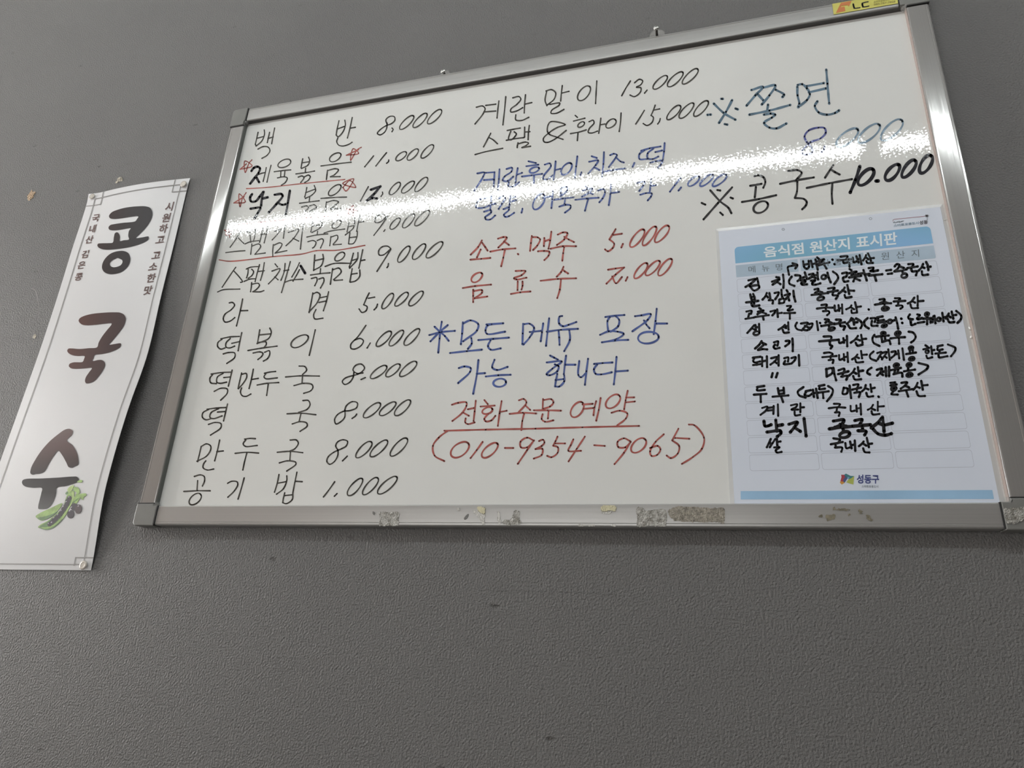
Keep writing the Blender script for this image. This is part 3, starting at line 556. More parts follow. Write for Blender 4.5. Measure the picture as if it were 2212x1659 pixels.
SHEET_TEXT = """
@ 1580 530 7.1355
# marker 4.6 added black line on cabbage origin with an arrow
888,455 875,390 870,335 930,315 1010,305; 940,275 1015,305 985,355; 1105,245 1120,330 1160,362 1195,330 1190,240; 1115,300 1190,285; 1225,235 1250,335; 1245,290 1295,278; 1295,215 1330,375
1320,185 1350,212; 1305,252 1430,215 1390,250 1310,300; 1385,250 1430,280; 1340,310 1510,262; 1420,285 1465,358; 1553,218 1560,222; 1585,288 1595,292
1680,175 1790,170 1770,215; 1640,232 1870,212; 1720,230 1730,270 1810,265 1820,328; 1870,190 1885,260 1935,245; 1925,165 1960,265; 1945,215 1985,205; 1975,150 2005,292; 2075,150 2060,190 2030,232; 2075,185 2110,215; 2105,125 2140,200 2150,240; 2140,200 2195,195; 2080,240 2090,268 2180,270
# marker 4.8 black handwritten row on kimchi
262,540 370,520 300,590 218,640; 395,505 410,560 415,610; 285,628 420,618 428,650 350,698 285,630; 690,490 735,497; 625,560 740,520 700,560 635,605; 700,560 755,598; 795,450 805,550 800,655
930,480 890,540 895,590 970,625; 980,460 1060,470 1060,510 1020,550; 1055,505 1120,490; 1130,415 1165,520; 1060,540 1130,535 1140,560 1075,580 1090,605 1165,600
1195,450 1265,440 1240,480 1190,515; 1240,480 1300,505; 1265,465 1325,455; 1325,415 1335,525; 1225,545 1290,540 1250,575 1245,600 1300,605 1370,585; o 1390,505 1455,470 62; 1480,420 1500,500 1530,570; 1565,405 1625,450 1645,500 1585,598
1705,432 1780,422 1770,480 1720,500 1740,560 1800,550; 1820,365 1850,385; 1810,430 1930,405 1850,460; 1870,440 1950,465; 1810,495 2000,468; 1910,480 1880,555; 1895,505 1980,540
# marker 4.8 black handwritten row on snack kimchi
290,755 300,800 310,835; 335,750 358,800 355,838; 300,800 350,790; 310,840 360,832; 225,880 320,868 415,855; 345,865 350,900; 305,885 325,935 430,925; 545,735 520,790 480,835; 535,770 562,802; 585,735 600,832; 575,845 640,850 635,895
665,735 730,725 715,770 675,830; 770,685 775,760 785,800; 735,840 738,890; 740,835 805,820 810,880 735,893; 850,690 865,715; 820,770 900,745 870,790 835,830; 870,790 890,850; 955,700 965,790 985,865
1280,680 1340,670 1335,700 1290,735; 1330,700 1400,725; 1235,765 1350,750 1490,735; 1370,750 1375,790; o 1325,835 1425,805 52; 1490,665 1590,655 1570,690; 1480,722 1640,697; 1570,715 1560,765 1640,775 1610,825; 1745,650 1720,690 1650,745; 1710,690 1760,720; 1785,610 1800,680 1815,750; 1800,695 1890,700; 1745,765 1760,805 1850,795
# marker 4.4 black handwritten row on chilli powder
230,1020 310,1010 300,1055; 275,1050 260,1105; 215,1133 345,1112; 425,965 455,985; 405,1022 495,1003 400,1062; 470,1030 535,1055; 360,1105 575,1075; 485,1090 495,1145; 600,1020 680,1005 665,1040 630,1080; 705,985 715,1105; 705,1050 775,1040; 855,935 920,935 905,960 865,1000 885,1005 945,990; 810,1045 980,1040; 900,1045 900,1130
1385,920 1470,915 1460,950; 1315,975 1440,960 1570,960; 1450,965 1460,1010; 1410,1015 1500,1015 1510,1040 1475,1075; 1590,925 1600,1010 1650,995; 1650,920 1662,1010; 1660,975 1700,965; 1705,910 1710,1050; 1850,925 1830,955 1770,985; 1850,960 1890,985; 1905,875 1925,960 1935,1020; 1930,950 1995,942; 1850,1000 1855,1040 1935,1035; 2113,985 2118,990
# marker 4.4 black handwritten row on fish, first half
350,1230 300,1290 245,1350; 315,1278 360,1300; 370,1225 375,1310; 375,1265 425,1258; 425,1210 430,1330; o 340,1362 430,1345 54; 825,1225 790,1260 725,1300; 795,1255 845,1275; 830,1248 875,1240; 875,1185 880,1300; 790,1300 810,1345 885,1342
1010,1190 985,1240 1010,1290 1085,1310; 1070,1205 1180,1195 1100,1290; 1130,1240 1185,1265; 1105,1300 1170,1308 1215,1265; 1195,1215 1250,1205 1235,1260 1200,1298; 1315,1170 1335,1305; 1363,1194 1368,1198; 1383,1238 1388,1243
# marker 4.8 black handwritten row on beef, first half
465,1475 430,1530 365,1590; 470,1500 532,1528; 500,1530 410,1612; 410,1613 480,1600 550,1605; 655,1495 720,1480 708,1545; 672,1530 650,1565 672,1592 740,1580; 835,1475 895,1475 890,1505 830,1555; 940,1435 945,1530 945,1630
1420,1405 1540,1410 1530,1460; 1350,1480 1640,1455; 1520,1470 1520,1535 1555,1552 1530,1588; 1655,1450 1665,1505 1720,1490; 1725,1430 1735,1500; 1730,1465 1780,1460; 1780,1395 1785,1555
@ 1800 530 7.1355
# marker 5 black handwritten row on kimchi, right part
380,440 470,428; 465,380 490,460 515,540; 480,450 560,440; 545,350 620,345 610,375 570,395 620,400 690,385; 545,465 650,455 755,445; 635,460 660,545; 815,388 890,378; 840,440 905,432
945,325 980,290 1020,300 1000,350 945,400; 1010,320 1090,350; 940,402 1060,388 1130,370; 1060,390 1078,440; o 1050,480 1135,455 62; 1155,290 1235,290 1220,325; 1140,350 1300,325; 1200,350 1215,400 1290,400 1275,460; 1385,285 1360,340 1315,390; 1365,330 1405,348; 1430,255 1460,320 1465,380; 1450,335 1500,328; 1365,400 1375,455 1460,450
# marker 4.6 black handwritten row on chilli powder, right part
710,835 790,830 785,860 720,890; 775,860 845,890; 640,915 770,895 890,892; 790,900 790,950; o 750,985 855,968 60; 770,975 840,972; 950,815 1030,820 1010,850; 930,865 1110,855; 1000,870 1000,920; 970,930 1060,930 1070,950 1035,975; 1250,805 1205,865 1150,895; 1215,860 1260,882; 1300,780 1302,850 1300,930; 1305,862 1390,855; 1190,910 1210,965 1305,965
# marker 5 black handwritten row on fish, right part
-130,1140 -70,1150 -120,1190; -80,1170 -20,1200; -185,1245 20,1205; -70,1230 -60,1270; o -70,1300 20,1275 44; 40,1145 120,1150 90,1190; 10,1215 180,1185; 100,1200 110,1240 180,1250 160,1300; 280,1120 260,1160 210,1210; 262,1155 320,1150; 300,1130 320,1220; 315,1190 370,1185; 230,1230 260,1275 350,1275
350,1125 430,1180 440,1240 420,1275; 530,1120 475,1180 490,1240 545,1280; 575,1125 650,1125 640,1180; 595,1165 590,1235 680,1238; 675,1110 760,1095; 690,1115 690,1160 780,1150; 680,1192 830,1172; o 745,1250 822,1228 40; 765,1245 800,1235; o 845,1188 900,1162 52; 905,1165 955,1150; 960,1110 985,1200 1000,1285; 1046,1128 1050,1132; 1060,1193 1064,1197
1180,1065 1155,1105 1165,1130 1225,1140; 1190,1130 1195,1190 1205,1230 1265,1210; 1295,1065 1335,1075 1290,1130 1310,1140 1370,1120; 1300,1195 1400,1180; o 1420,1080 1470,1045 50; 1435,1068 1460,1055; 1380,1130 1530,1120; 1450,1100 1445,1215; 1480,1130 1530,1180; 1500,1120 1500,1190; 1545,1090 1530,1150; 1560,1085 1575,1200; o 1600,1155 1650,1128 52; 1680,1040 1700,1170; 1690,1110 1740,1105; 1780,1050 1760,1090 1735,1125; 1770,1080 1810,1110; 1825,1020 1850,1130; 1840,1080 1895,1070; 1760,1130 1790,1185 1865,1180; 1895,1010 1970,1080 1965,1140 1915,1195
# marker 4.8 black handwritten row on beef, right part
380,1395 340,1450 270,1500; 345,1440 410,1465; 430,1380 440,1440 450,1500; 440,1445 505,1440; 345,1500 370,1545 450,1530; 635,1380 605,1430 620,1500 710,1550; o 740,1360 805,1348 44; 755,1355 790,1350; 655,1410 760,1395 855,1390; 740,1400 755,1480; 795,1400 800,1450; 750,1490 860,1465 880,1520; o 955,1372 1035,1340 62; 970,1360 1020,1350; 880,1435 1000,1420 1105,1415; 1010,1425 1015,1515; 1160,1330 1230,1345 1270,1410 1240,1465 1200,1495
@ 1600 740 4.424
# marker 4.5 black handwritten row on pork, domestic
115,145 190,135; 130,145 120,180 135,190 185,180; 155,190 155,212; 118,215 195,205; 205,140 205,225; 205,180 245,172; 250,130 252,235; 290,150 350,140 330,175 285,210; 320,180 345,197; 362,120 362,220; 415,150 455,142 452,180; 425,175 412,205 470,203; 485,148 525,140 515,170 485,200; 555,118 560,220
795,100 850,95 880,110 860,130; 780,140 915,128; 860,135 858,165; 840,168 885,165 880,195; 940,120 945,165 975,155; 985,110 990,170; 985,140 1015,135; 1020,95 1025,185; 1115,115 1095,140 1065,160; 1100,135 1130,148; 1150,80 1160,150; 1155,118 1205,115; 1095,160 1105,188 1170,185; 1270,85 1235,120 1240,150 1295,175
1305,100 1345,90 1310,160; 1330,130 1350,145; 1350,100 1395,90 1350,160; 1375,130 1395,145; 1410,65 1425,165; 1440,90 1480,85 1470,120 1440,145; 1480,110 1510,105; 1505,75 1515,150; 1545,55 1560,165; o 1605,55 1648,48 32; 1615,50 1638,50; 1580,110 1675,95; 1615,75 1620,105; 1645,70 1645,100; o 1608,162 1660,150 34; 1620,156 1650,155
1765,25 1785,40; 1745,65 1800,50; o 1768,95 1795,80 28; 1820,35 1830,110; 1825,75 1850,70; 1775,125 1785,150 1830,140; 1880,35 1930,25; 1885,40 1880,70 1930,65; 1900,75 1900,95; 1860,105 1960,95; 1890,115 1895,140 1975,130; 1980,18 2050,50 2050,75 2010,130
# marker 5 black handwritten row on pork, imported
305,292 295,330; 352,290 338,332; 818,250 822,325; 815,255 870,245 875,290 822,325; 885,240 895,300 912,360; 935,265 990,250 985,285; 930,302 1030,275; 975,295 975,325; 960,325 1020,320 1010,355; 1090,250 1070,285 1035,315; 1075,280 1105,297; 1120,235 1130,320; 1125,275 1170,268; 1075,320 1090,352 1150,350; 1250,240 1215,265 1210,290 1235,305
1300,260 1350,250 1330,290 1305,315; 1330,290 1360,310; 1355,280 1390,272; 1385,235 1390,320; 1418,230 1418,320; o 1465,225 1510,210 34; 1475,220 1500,212; 1430,265 1530,242; 1475,260 1470,298; 1505,255 1500,290; 1460,302 1540,290 1545,325; o 1585,220 1630,206 36; 1595,215 1620,210; 1560,275 1665,258; 1600,240 1600,268; o 1585,318 1640,302 34; 1595,312 1630,306; 1700,195 1790,225 1780,250 1700,305
# marker 4.7 black handwritten row on tofu
155,425 225,415; 165,425 155,455 230,452; 125,498 245,490; 190,495 192,568; 355,435 365,490; 410,430 415,485; 360,462 412,455; 365,492 415,484; 305,517 455,505; 385,512 405,568; 600,425 545,470 560,505 620,525; 620,465 670,455; 625,470 612,500 650,510 680,490; 690,450 700,520; 695,485 720,480; 720,440 735,530; 745,415 800,405; 755,420 750,445 805,440; 735,480 840,465; 785,475 790,530; 835,415 880,450 870,500 825,560
985,432 975,490 1015,485 1020,440 985,432; 1040,410 1055,530; 1075,405 1125,400 1115,430; 1065,450 1150,430; 1110,445 1110,475; 1085,480 1140,475 1130,520; 1195,405 1185,440 1160,465; 1190,435 1220,447; 1240,400 1250,470; 1245,440 1280,432; 1200,480 1215,515 1265,512; 1315,515 1320,520; 1430,385 1475,380; 1430,410 1490,400; o 1440,448 1488,430 38; 1455,440 1475,435; 1460,465 1440,492 1500,497; 1535,385 1590,380 1570,410 1530,440; 1570,410 1610,430; 1510,465 1640,445; 1580,455 1600,515; 1690,385 1672,425 1650,450; 1680,420 1710,432; 1725,365 1740,450; 1735,410 1785,405; 1680,465 1700,508 1760,510
# marker 4.2 black handwritten row on eggs
205,625 255,612 245,645 190,690; 255,625 310,618; 255,650 310,645; 315,605 312,682; 355,590 358,700; 480,600 540,590 530,615 485,640 548,640; 570,580 570,665; 570,620 605,618; 515,660 520,695 568,690; 890,585 950,590 930,618; 840,628 920,618 1000,622; 920,630 915,662; 900,668 945,668 938,700; 1050,605 1055,655 1090,650; 1105,600 1110,660; 1105,630 1145,625; 1145,585 1150,688; 1265,595 1245,625 1215,642; 1250,630 1285,645; 1310,565 1310,650; 1312,612 1368,608; 1250,655 1260,685 1325,682
# marker 6.6 thick black handwritten row on octopus
222,750 232,798 265,795 290,785; 335,740 345,845; 345,795 400,785; 250,855 380,845 385,865 350,898; 460,780 540,762 520,800 475,855; 510,810 570,848; 605,725 625,892
885,750 985,740 970,775 900,810; 950,780 1010,800; 845,825 960,810 1080,800; 975,815 985,850; o 945,893 1040,868 54; 1090,745 1160,735 1140,780; 1060,800 1240,785; 1160,790 1165,830; 1120,842 1200,850 1185,882; 1345,722 1310,765 1248,815; 1310,765 1365,790; 1355,712 1365,790 1370,850; 1370,790 1450,770; 1260,820 1310,870 1380,885 1440,870
# marker 4.6 black handwritten row on rice
288,920 270,960 250,1000; 275,950 292,975; 332,920 305,960 278,1000; 345,920 350,985; 350,950 380,945; 320,1002 370,1000 335,1030 345,1050 390,1045; 885,915 950,930 925,962; 860,972 975,950; 905,970 910,1000; 900,1003 970,1005 962,1042; 1000,960 1010,1010 1042,1002; 1045,945 1060,1010; 1060,980 1085,975; 1090,935 1095,1035; 1175,945 1160,965 1130,990; 1165,962 1200,985; 1205,910 1225,1000; 1220,970 1255,965; 1170,1010 1185,1045 1230,1050
"""


def curve_points(pts, closed=False, step=1.6):
    pts = [np.array(p, float) for p in pts]
    if len(pts) == 2 and not closed:
        n = max(2, int(np.linalg.norm(pts[1] - pts[0]) / 4) + 1)
        return [pts[0] + (pts[1] - pts[0]) * t for t in np.linspace(0, 1, n)]
    out = []
    n = len(pts)
    segs = n if closed else n - 1
    for i in range(segs):
        p1, p2 = pts[i], pts[(i + 1) % n]
        p0 = pts[(i - 1) % n] if (closed or i > 0) else 2 * p1 - p2
        p3 = pts[(i + 2) % n] if (closed or i + 2 < n) else 2 * p2 - p1
        d = np.linalg.norm(p2 - p1)
        if d < 1e-6:
            continue
        t0 = 0.0
        t1 = t0 + max(np.linalg.norm(p1 - p0), 1e-3) ** 0.5
        t2 = t1 + d ** 0.5
        t3 = t2 + max(np.linalg.norm(p3 - p2), 1e-3) ** 0.5
        k = max(2, int(d / step))
        for j in range(k):
            t = t1 + (t2 - t1) * j / k
            a1 = (t1 - t) / (t1 - t0) * p0 + (t - t0) / (t1 - t0) * p1
            a2 = (t2 - t) / (t2 - t1) * p1 + (t - t1) / (t2 - t1) * p2
            a3 = (t3 - t) / (t3 - t2) * p2 + (t - t2) / (t3 - t2) * p3
            b1 = (t2 - t) / (t2 - t0) * a1 + (t - t0) / (t2 - t0) * a2
            b2 = (t3 - t) / (t3 - t1) * a2 + (t - t1) / (t3 - t1) * a3
            out.append((t2 - t) / (t2 - t1) * b1 + (t - t1) / (t2 - t1) * b2)
    if not closed:
        out.append(pts[-1])
    return out


class Pen:
    """collects pen strokes (photograph points laid on a surface) into one mesh"""

    def __init__(self, h, lift=0.00012):
        self.h, self.lift, self.v, self.f, self.k = h, lift, [], [], 0

    def put(self, p2):
        h = self.h
        e = self.lift + self.k * 1.5e-6
        p = P(p2[0], p2[1], (lambda x, y: h(x, y) + e) if callable(h) else h + e)
        self.v.append(bl(p))
        return len(self.v) - 1

    def disc(self, c, r, n=10):
        i = [self.put((c[0] + r * math.cos(2 * math.pi * j / n), c[1] - r * math.sin(2 * math.pi * j / n))) for j in range(n)]
        self.f.append(i)

    def stroke(self, pts, w, closed=False, wob=0.10):
        self.k += 1
        c = curve_points(pts, closed)
        n = len(c)
        L, R = [], []
        ph, fr = random.uniform(0, 6.28), random.uniform(0.15, 0.35)
        for i in range(n):
            a = c[(i - 1) % n] if (closed or i > 0) else c[i]
            bq = c[(i + 1) % n] if (closed or i < n - 1) else c[i]
            t = bq - a
            t = t / (np.linalg.norm(t) + 1e-9)
            nrm = np.array([-t[1], t[0]])
            ww = w * 0.5 * (1 + wob * math.sin(ph + fr * i))
            L.append(self.put(c[i] + nrm * ww))
            R.append(self.put(c[i] - nrm * ww))
        for i in range(n if closed else n - 1):
            j = (i + 1) % n
            self.f.append((L[i], L[j], R[j], R[i]))
        if not closed:
            self.disc(c[0], w * 0.5)
            self.disc(c[-1], w * 0.56)
            for q in pts[1:-1]:
                q = np.array(q, float)
                near = min(c, key=lambda z: np.linalg.norm(z - q))
                self.disc(near, w * 0.47, 8)

    def loop(self, x0, y0, x1, y1, wid, w):
        """slanted oval drawn as one pen loop, long axis from (x0,y0) to (x1,y1)"""
        a, b_ = np.array([x0, y0], float), np.array([x1, y1], float)
        c = (a + b_) / 2
        u = (b_ - a) / 2
        n = np.array([-u[1], u[0]]) / np.linalg.norm(u) * wid / 2
        e = random.uniform(-0.10, 0.10)
        pts = []
        for j in range(12):
            t = 2 * math.pi * j / 12
            pts.append(c + u * math.cos(t) + n * math.sin(t) * (1 + e * math.cos(t)))
        self.stroke(pts, w, closed=True, wob=0.14)
        self.stroke([c + u * math.cos(t) * 0.98 + n * math.sin(t) for t in (-0.35, 0.0, 0.3)], w)

    def done(self, name, mat, parent, label=None):
        return mesh(name, self.v, self.f, mat, parent, label)


def write_lines(data, h, parent, name):
    ox = oy = 0.0
    s = 1.0
    pen = None
    meta = None
    for ln in data.strip().splitlines():
        ln = ln.strip()
        if not ln:
            continue
        if ln[0] == '@':
            if pen:
                pen.done(name, INK[meta[0]], parent, meta[2])
                pen = None
            ox, oy, s = map(float, ln[1:].split())
        elif ln[0] == '#':
            if pen:
                pen.done(name, INK[meta[0]], parent, meta[2])
            c, w, lab = ln[1:].split(None, 2)
            meta = (c, float(w) * (1.08 if c == 'marker' else 1.0), lab)
            pen = Pen(h)
        else:
            for st in ln.split(';'):
                st = st.strip()
                if not st:
                    continue
                if st[0] == 'o':
                    q = st[1:].split()
                    x0, y0 = map(float, q[0].split(','))
                    x1, y1 = map(float, q[1].split(','))
                    pen.loop(ox + x0 / s, oy + y0 / s, ox + x1 / s, oy + y1 / s, float(q[2]) / s, meta[1])
                else:
                    pts = [tuple(map(float, q.split(','))) for q in st.split()]
                    pen.stroke([(ox + x / s, oy + y / s) for x, y in pts], meta[1])
    if pen:
        pen.done(name, INK[meta[0]], parent, meta[2])


def fill(name, polys, h, mat, parent, label=None, lift=0.0001, smooth_pts=True, cut=None):
    """flat printed shape from outline loops (first of each list outer, others holes)"""
    V, F = [], []
    for loops in polys:
        loops2 = []
        for lp in loops:
            c = curve_points(lp, True, 2.0) if smooth_pts else [np.array(q, float) for q in lp]
            loops2.append(c)
        flat = [q for lp in loops2 for q in lp]
        tris = [tuple(t_) for t_ in tessellate_polygon([[Vector((q[0], -q[1], 0)) for q in lp] for lp in loops2])]
        if callable(h):      # follow the curl of the paper
            mids = {}
            for _ in range(7):
                new, did = [], False
                for t_ in tris:
                    ds = [np.linalg.norm(flat[t_[k]] - flat[t_[(k + 1) % 3]]) for k in range(3)]
                    k = int(np.argmax(ds))
                    if ds[k] > 14:
                        a_, c_, d_ = t_[k], t_[(k + 1) % 3], t_[(k + 2) % 3]
                        key = (min(a_, c_), max(a_, c_))
                        if key not in mids:
                            mids[key] = len(flat)
                            flat.append((flat[a_] + flat[c_]) / 2)
                        mm_ = mids[key]
                        new += [(a_, mm_, d_), (mm_, c_, d_)]
                        did = True
                    else:
                        new.append(t_)
                tris = new
                if not did:
                    break
        base = len(V)
        hh = (lambda x, y: h(x, y) + lift) if callable(h) else h + lift
        V += [bl(P(q[0], q[1], hh)) for q in flat]
        F += [tuple(base + i for i in t) for t in tris]
    o = mesh(name, V, F, mat, parent, label)
    return o


# ---- printed lettering from the built-in font
_glyph = {}


def glyphs(text, bold=0.0, spacing=1.0):
    key = (text, bold, spacing)
    if key not in _glyph:
        cu = bpy.data.curves.new('lettering', 'FONT')
        cu.body = text
        cu.offset = bold
        cu.space_character = spacing
        cu.resolution_u = 3
        cu.fill_mode = 'FRONT'
        o = bpy.data.objects.new('lettering', cu)
        sc.collection.objects.link(o)
        dg = bpy.context.evaluated_depsgraph_get()
        dg.update()
        me = bpy.data.meshes.new_from_object(o.evaluated_get(dg))
        vs = np.array([v.co[:2] for v in me.vertices]) if len(me.vertices) else np.zeros((0, 2))
        fs = [tuple(p.vertices) for p in me.polygons]
        bpy.data.objects.remove(o)
        bpy.data.curves.remove(cu)
        bpy.data.meshes.remove(me)
        _glyph[key] = (vs, fs)
    return _glyph[key]


def print_quad(name, text, quad, h, mat, parent, label=None, bold=0.0, spacing=1.0, lift=0.0002):
    """lettering whose bounding box fills the quad TL TR BR BL (photograph points)"""
    vs, fs = glyphs(text, bold, spacing)
    lo, hi = vs.min(0), vs.max(0)
    uv = (vs - lo) / (hi - lo)
    tl, tr, br, bll = [np.array(q, float) for q in quad]
    hh = (lambda x, y: h(x, y) + lift) if callable(h) else h + lift
    V = []
    for a, c in uv:
        top = tl + (tr - tl) * a
        bot = bll + (br - bll) * a
        q = bot + (top - bot) * c
        V.append(bl(P(q[0], q[1], hh)))
    return mesh(name, V, fs, mat, parent, label)


def sub(ox, oy, s, pts):
    return [(ox + x / s, oy + y / s) for x, y in pts]


# ------------------------------------------------------------------ room shell


def slab(name, lo, hi, mat, parent=None):
    bm = bmesh.new()
    bmesh.ops.create_cube(bm, size=1)
    for v in bm.verts:
        v.co = Vector([(lo[i] + hi[i]) / 2 + v.co[i] * (hi[i] - lo[i]) for i in range(3)])
    o = from_bm(name, bm, mat, parent)
    if parent is None:
        o['kind'] = 'structure'
    return o


XL, XR, YB, ZC = -2.3, 3.2, -4.6, 3.0
m_ceil = simple('ceiling_white', (0.62, 0.62, 0.61), 0.8, 0.3)
m_floor = simple('floor_tile', (0.27, 0.265, 0.255), 0.5, 0.4, var=0.1, scale=6)
m_wl = simple('wall_warm', (0.80, 0.65, 0.57), 0.8, 0.3)
m_wb = simple('wall_plain', (0.42, 0.38, 0.35), 0.8, 0.3)
wall = slab('wall_front', (XL, 0, 0), (XR, 0.12, ZC), m_wall)
slab('ceiling', (XL, YB, ZC), (XR, 0.12, ZC + 0.1), m_ceil)
slab('floor', (XL, YB, -0.1), (XR, 0.12, 0), m_floor)
WY0, WY1, WZ0, WZ1 = -0.95, -0.04, 1.05, 2.35      # window opening
wl = bpy.data.objects.new('wall_left', None)
for lo, hi in (((XL - 0.12, YB, 0), (XL, WY0, ZC)), ((XL - 0.12, WY1, 0), (XL, 0.12, ZC)),
               ((XL - 0.12, WY0, 0), (XL, WY1, WZ0)), ((XL - 0.12, WY0, WZ1), (XL, WY1, ZC))):
    if lo[1] == YB:
        wl = slab('wall_left', lo, hi, m_wl)
    else:
        slab('wall_section', lo, hi, m_wl, wl)
m_day, nt, b = node_mat('daylit_glass')
b.inputs['Base Color'].default_value = (0.8, 0.85, 0.9, 1)
b.inputs['Emission Color'].default_value = (1.0, 0.965, 0.925, 1)
b.inputs['Emission Strength'].default_value = WIN
m_wfr = simple('window_frame_white', (0.7, 0.7, 0.7), 0.5)
win = slab('window_1', (XL - 0.08, WY0, WZ0), (XL - 0.06, WY1, WZ1), m_day)
for lo, hi in (((XL - 0.1, WY0, WZ0), (XL - 0.02, WY0 + 0.05, WZ1)), ((XL - 0.1, WY1 - 0.05, WZ0), (XL - 0.02, WY1, WZ1)),
               ((XL - 0.1, WY0, WZ0), (XL - 0.02, WY1, WZ0 + 0.05)), ((XL - 0.1, WY0, WZ1 - 0.05), (XL - 0.02, WY1, WZ1)),
               ((XL - 0.1, (WY0 + WY1) / 2 - 0.02, WZ0), (XL - 0.02, (WY0 + WY1) / 2 + 0.02, WZ1))):
    slab('window_frame', lo, hi, m_wfr, win)
slab('wall_right', (XR, YB, 0), (XR + 0.12, 0.12, ZC), m_wb)
SX0, SX1, SZ0, SZ1 = -2.25, 0.9, 0.75, 2.25              # opening for the added fill panel in the rear wall
wb = slab('wall_back', (XL, YB - 0.12, 0), (XR, YB, SZ0), m_wb)
slab('wall_section', (XL, YB - 0.12, SZ1), (XR, YB, ZC), m_wb, wb)
slab('wall_section', (XL, YB - 0.12, SZ0), (SX0, YB, SZ1), m_wb, wb)
slab('wall_section', (SX1, YB - 0.12, SZ0), (XR, YB, SZ1), m_wb, wb)
m_rear_fill, nt, b = node_mat('rear_fill_glow')  # unseen glowing panel, added to lift the lower part of the board
b.inputs['Base Color'].default_value = (0.8, 0.85, 0.9, 1)
b.inputs['Emission Color'].default_value = (1.0, 0.985, 0.96, 1)
b.inputs['Emission Strength'].default_value = REAR_FILL
w2 = slab('rear_fill_panel', (SX0, YB - 0.08, SZ0), (SX1, YB - 0.06, SZ1), m_rear_fill)
for k in range(5):  # bars across the added rear panel
    xx = SX0 + (SX1 - SX0) * k / 4
    slab('window_frame', (xx - 0.03, YB - 0.1, SZ0), (xx + 0.03, YB - 0.01, SZ1), m_wfr, w2)

# ceiling tube lamps: a row parallel to the wall above the board, another row further back
m_tube, nt, b = node_mat('lit_tube')
b.inputs['Base Color'].default_value = (1, 1, 1, 1)
b.inputs['Emission Color'].default_value = (0.94, 1.0, 1.0, 1)
b.inputs['Emission Strength'].default_value = TUBE
m_house = simple('lamp_housing_white', (0.75, 0.75, 0.75), 0.5)
TY, TZ, TR = -0.966, Z0 + 2.0 * S, 0.0130


def cylinder_x(bm, x0, x1, y, z, r, n=16):
    r0 = [bm.verts.new((x0, y + r * math.cos(2 * math.pi * i / n), z + r * math.sin(2 * math.pi * i / n))) for i in range(n)]
    r1 = [bm.verts.new((x1, y + r * math.cos(2 * math.pi * i / n), z + r * math.sin(2 * math.pi * i / n))) for i in range(n)]
    for i in range(n):
        bm.faces.new((r0[i], r0[(i + 1) % n], r1[(i + 1) % n], r1[i]))
    bm.faces.new(r0)
    bm.faces.new(r1)


def lamp(x0, x1, y, z, label, group):
    t = thing('ceiling_tube_lamp', label, 'lamp', (0, 0, 0), group)
    t.matrix_world = Matrix.Translation(((x0 + x1) / 2, y, ZC))
    bpy.context.view_layer.update()
    bm = bmesh.new()
    cylinder_x(bm, x0 + 0.02, x1 - 0.02, y, z, TR)
    from_bm('tube', bm, m_tube, t, smooth=True)
    bm = bmesh.new()
    hb_ = ZC - z - TR - 0.002
    prof = [(-0.011, hb_ - 0.014), (-0.011, hb_), (0.011, hb_), (0.011, hb_ - 0.014)]
    a = [bm.verts.new((x0, y + p, ZC - q)) for p, q in prof]
    c = [bm.verts.new((x1, y + p, ZC - q)) for p, q in prof]
    for i in range(4):
        bm.faces.new((a[i], a[(i + 1) % 4], c[(i + 1) % 4], c[i]))
    bm.faces.new(a)
    bm.faces.new(c)
    from_bm('housing', bm, m_house, t)
    for x in (x0 + 0.012, x1 - 0.012):
        bm = bmesh.new()
        cylinder_x(bm, x - 0.008, x + 0.008, y, z, TR + 0.003)
        from_bm('end_socket', bm, m_house, t)
    for x in (x0 + 0.25, x1 - 0.25):
        bm = bmesh.new()
        c0 = [bm.verts.new((x + 0.002 * math.cos(a_ * math.pi / 4), y + 0.002 * math.sin(a_ * math.pi / 4), z + TR + 0.015)) for a_ in range(8)]
        c1 = [bm.verts.new((v.co.x, v.co.y, ZC)) for v in c0]
        for a_ in range(8):
            bm.faces.new((c0[a_], c0[(a_ + 1) % 8], c1[(a_ + 1) % 8], c1[a_]))
        bm.faces.new(c0)
        bm.faces.new(c1)
        from_bm('hanging_rod', bm, m_house, t)


xe = 1.07
for k, nm in enumerate(('at the right end of the row', 'long one over the whiteboard and banner')):
    x0, x1 = ((xe + 0.008, xe + 1.22), (xe - 2.44, xe))[k]
    lamp(x0, x1, TY, TZ, 'hanging white tube lamp, ' + nm, 'tube lamps in the front row')

# ------------------------------------------------------------------ whiteboard
board = thing('whiteboard', 'wall-mounted whiteboard menu in an aluminium frame, full of handwritten dishes and prices', 'whiteboard', (AX / 2, -FW, 0))
bpy.context.view_layer.update()
bm = bmesh.new()
bmesh.ops.create_cube(bm, size=1)
for v in bm.verts:
    v.co = Vector((AX / 2 + v.co[0] * (AX + 0.016), -(HB / 2 + 0.0005) + v.co[1] * (HB - 0.001), Z0 + S / 2 + v.co[2] * (S + 0.016)))
from_bm('writing_surface', bm, m_board, board)

# frame rail profile: distance from the inner edge outwards, height off the wall
PROFILE = [(0.0, HB - 0.002), (0.0, HF - 0.0012), (0.0004, HF - 0.0004), (0.0012, HF), (0.004, HF + 0.0001), (0.009, HF + 0.00016),
           (0.0145, HF + 0.00016), (0.0182, HF + 0.0001), (0.0186, HF - 0.0001), (0.0190, HF + 0.0002), (0.0206, HF),
           (0.0216, HF - 0.0008), (0.0221, HF - 0.0022), (FW, HF - 0.004), (FW, 0.001), (0.012, 0.001), (0.0, HB - 0.002)]


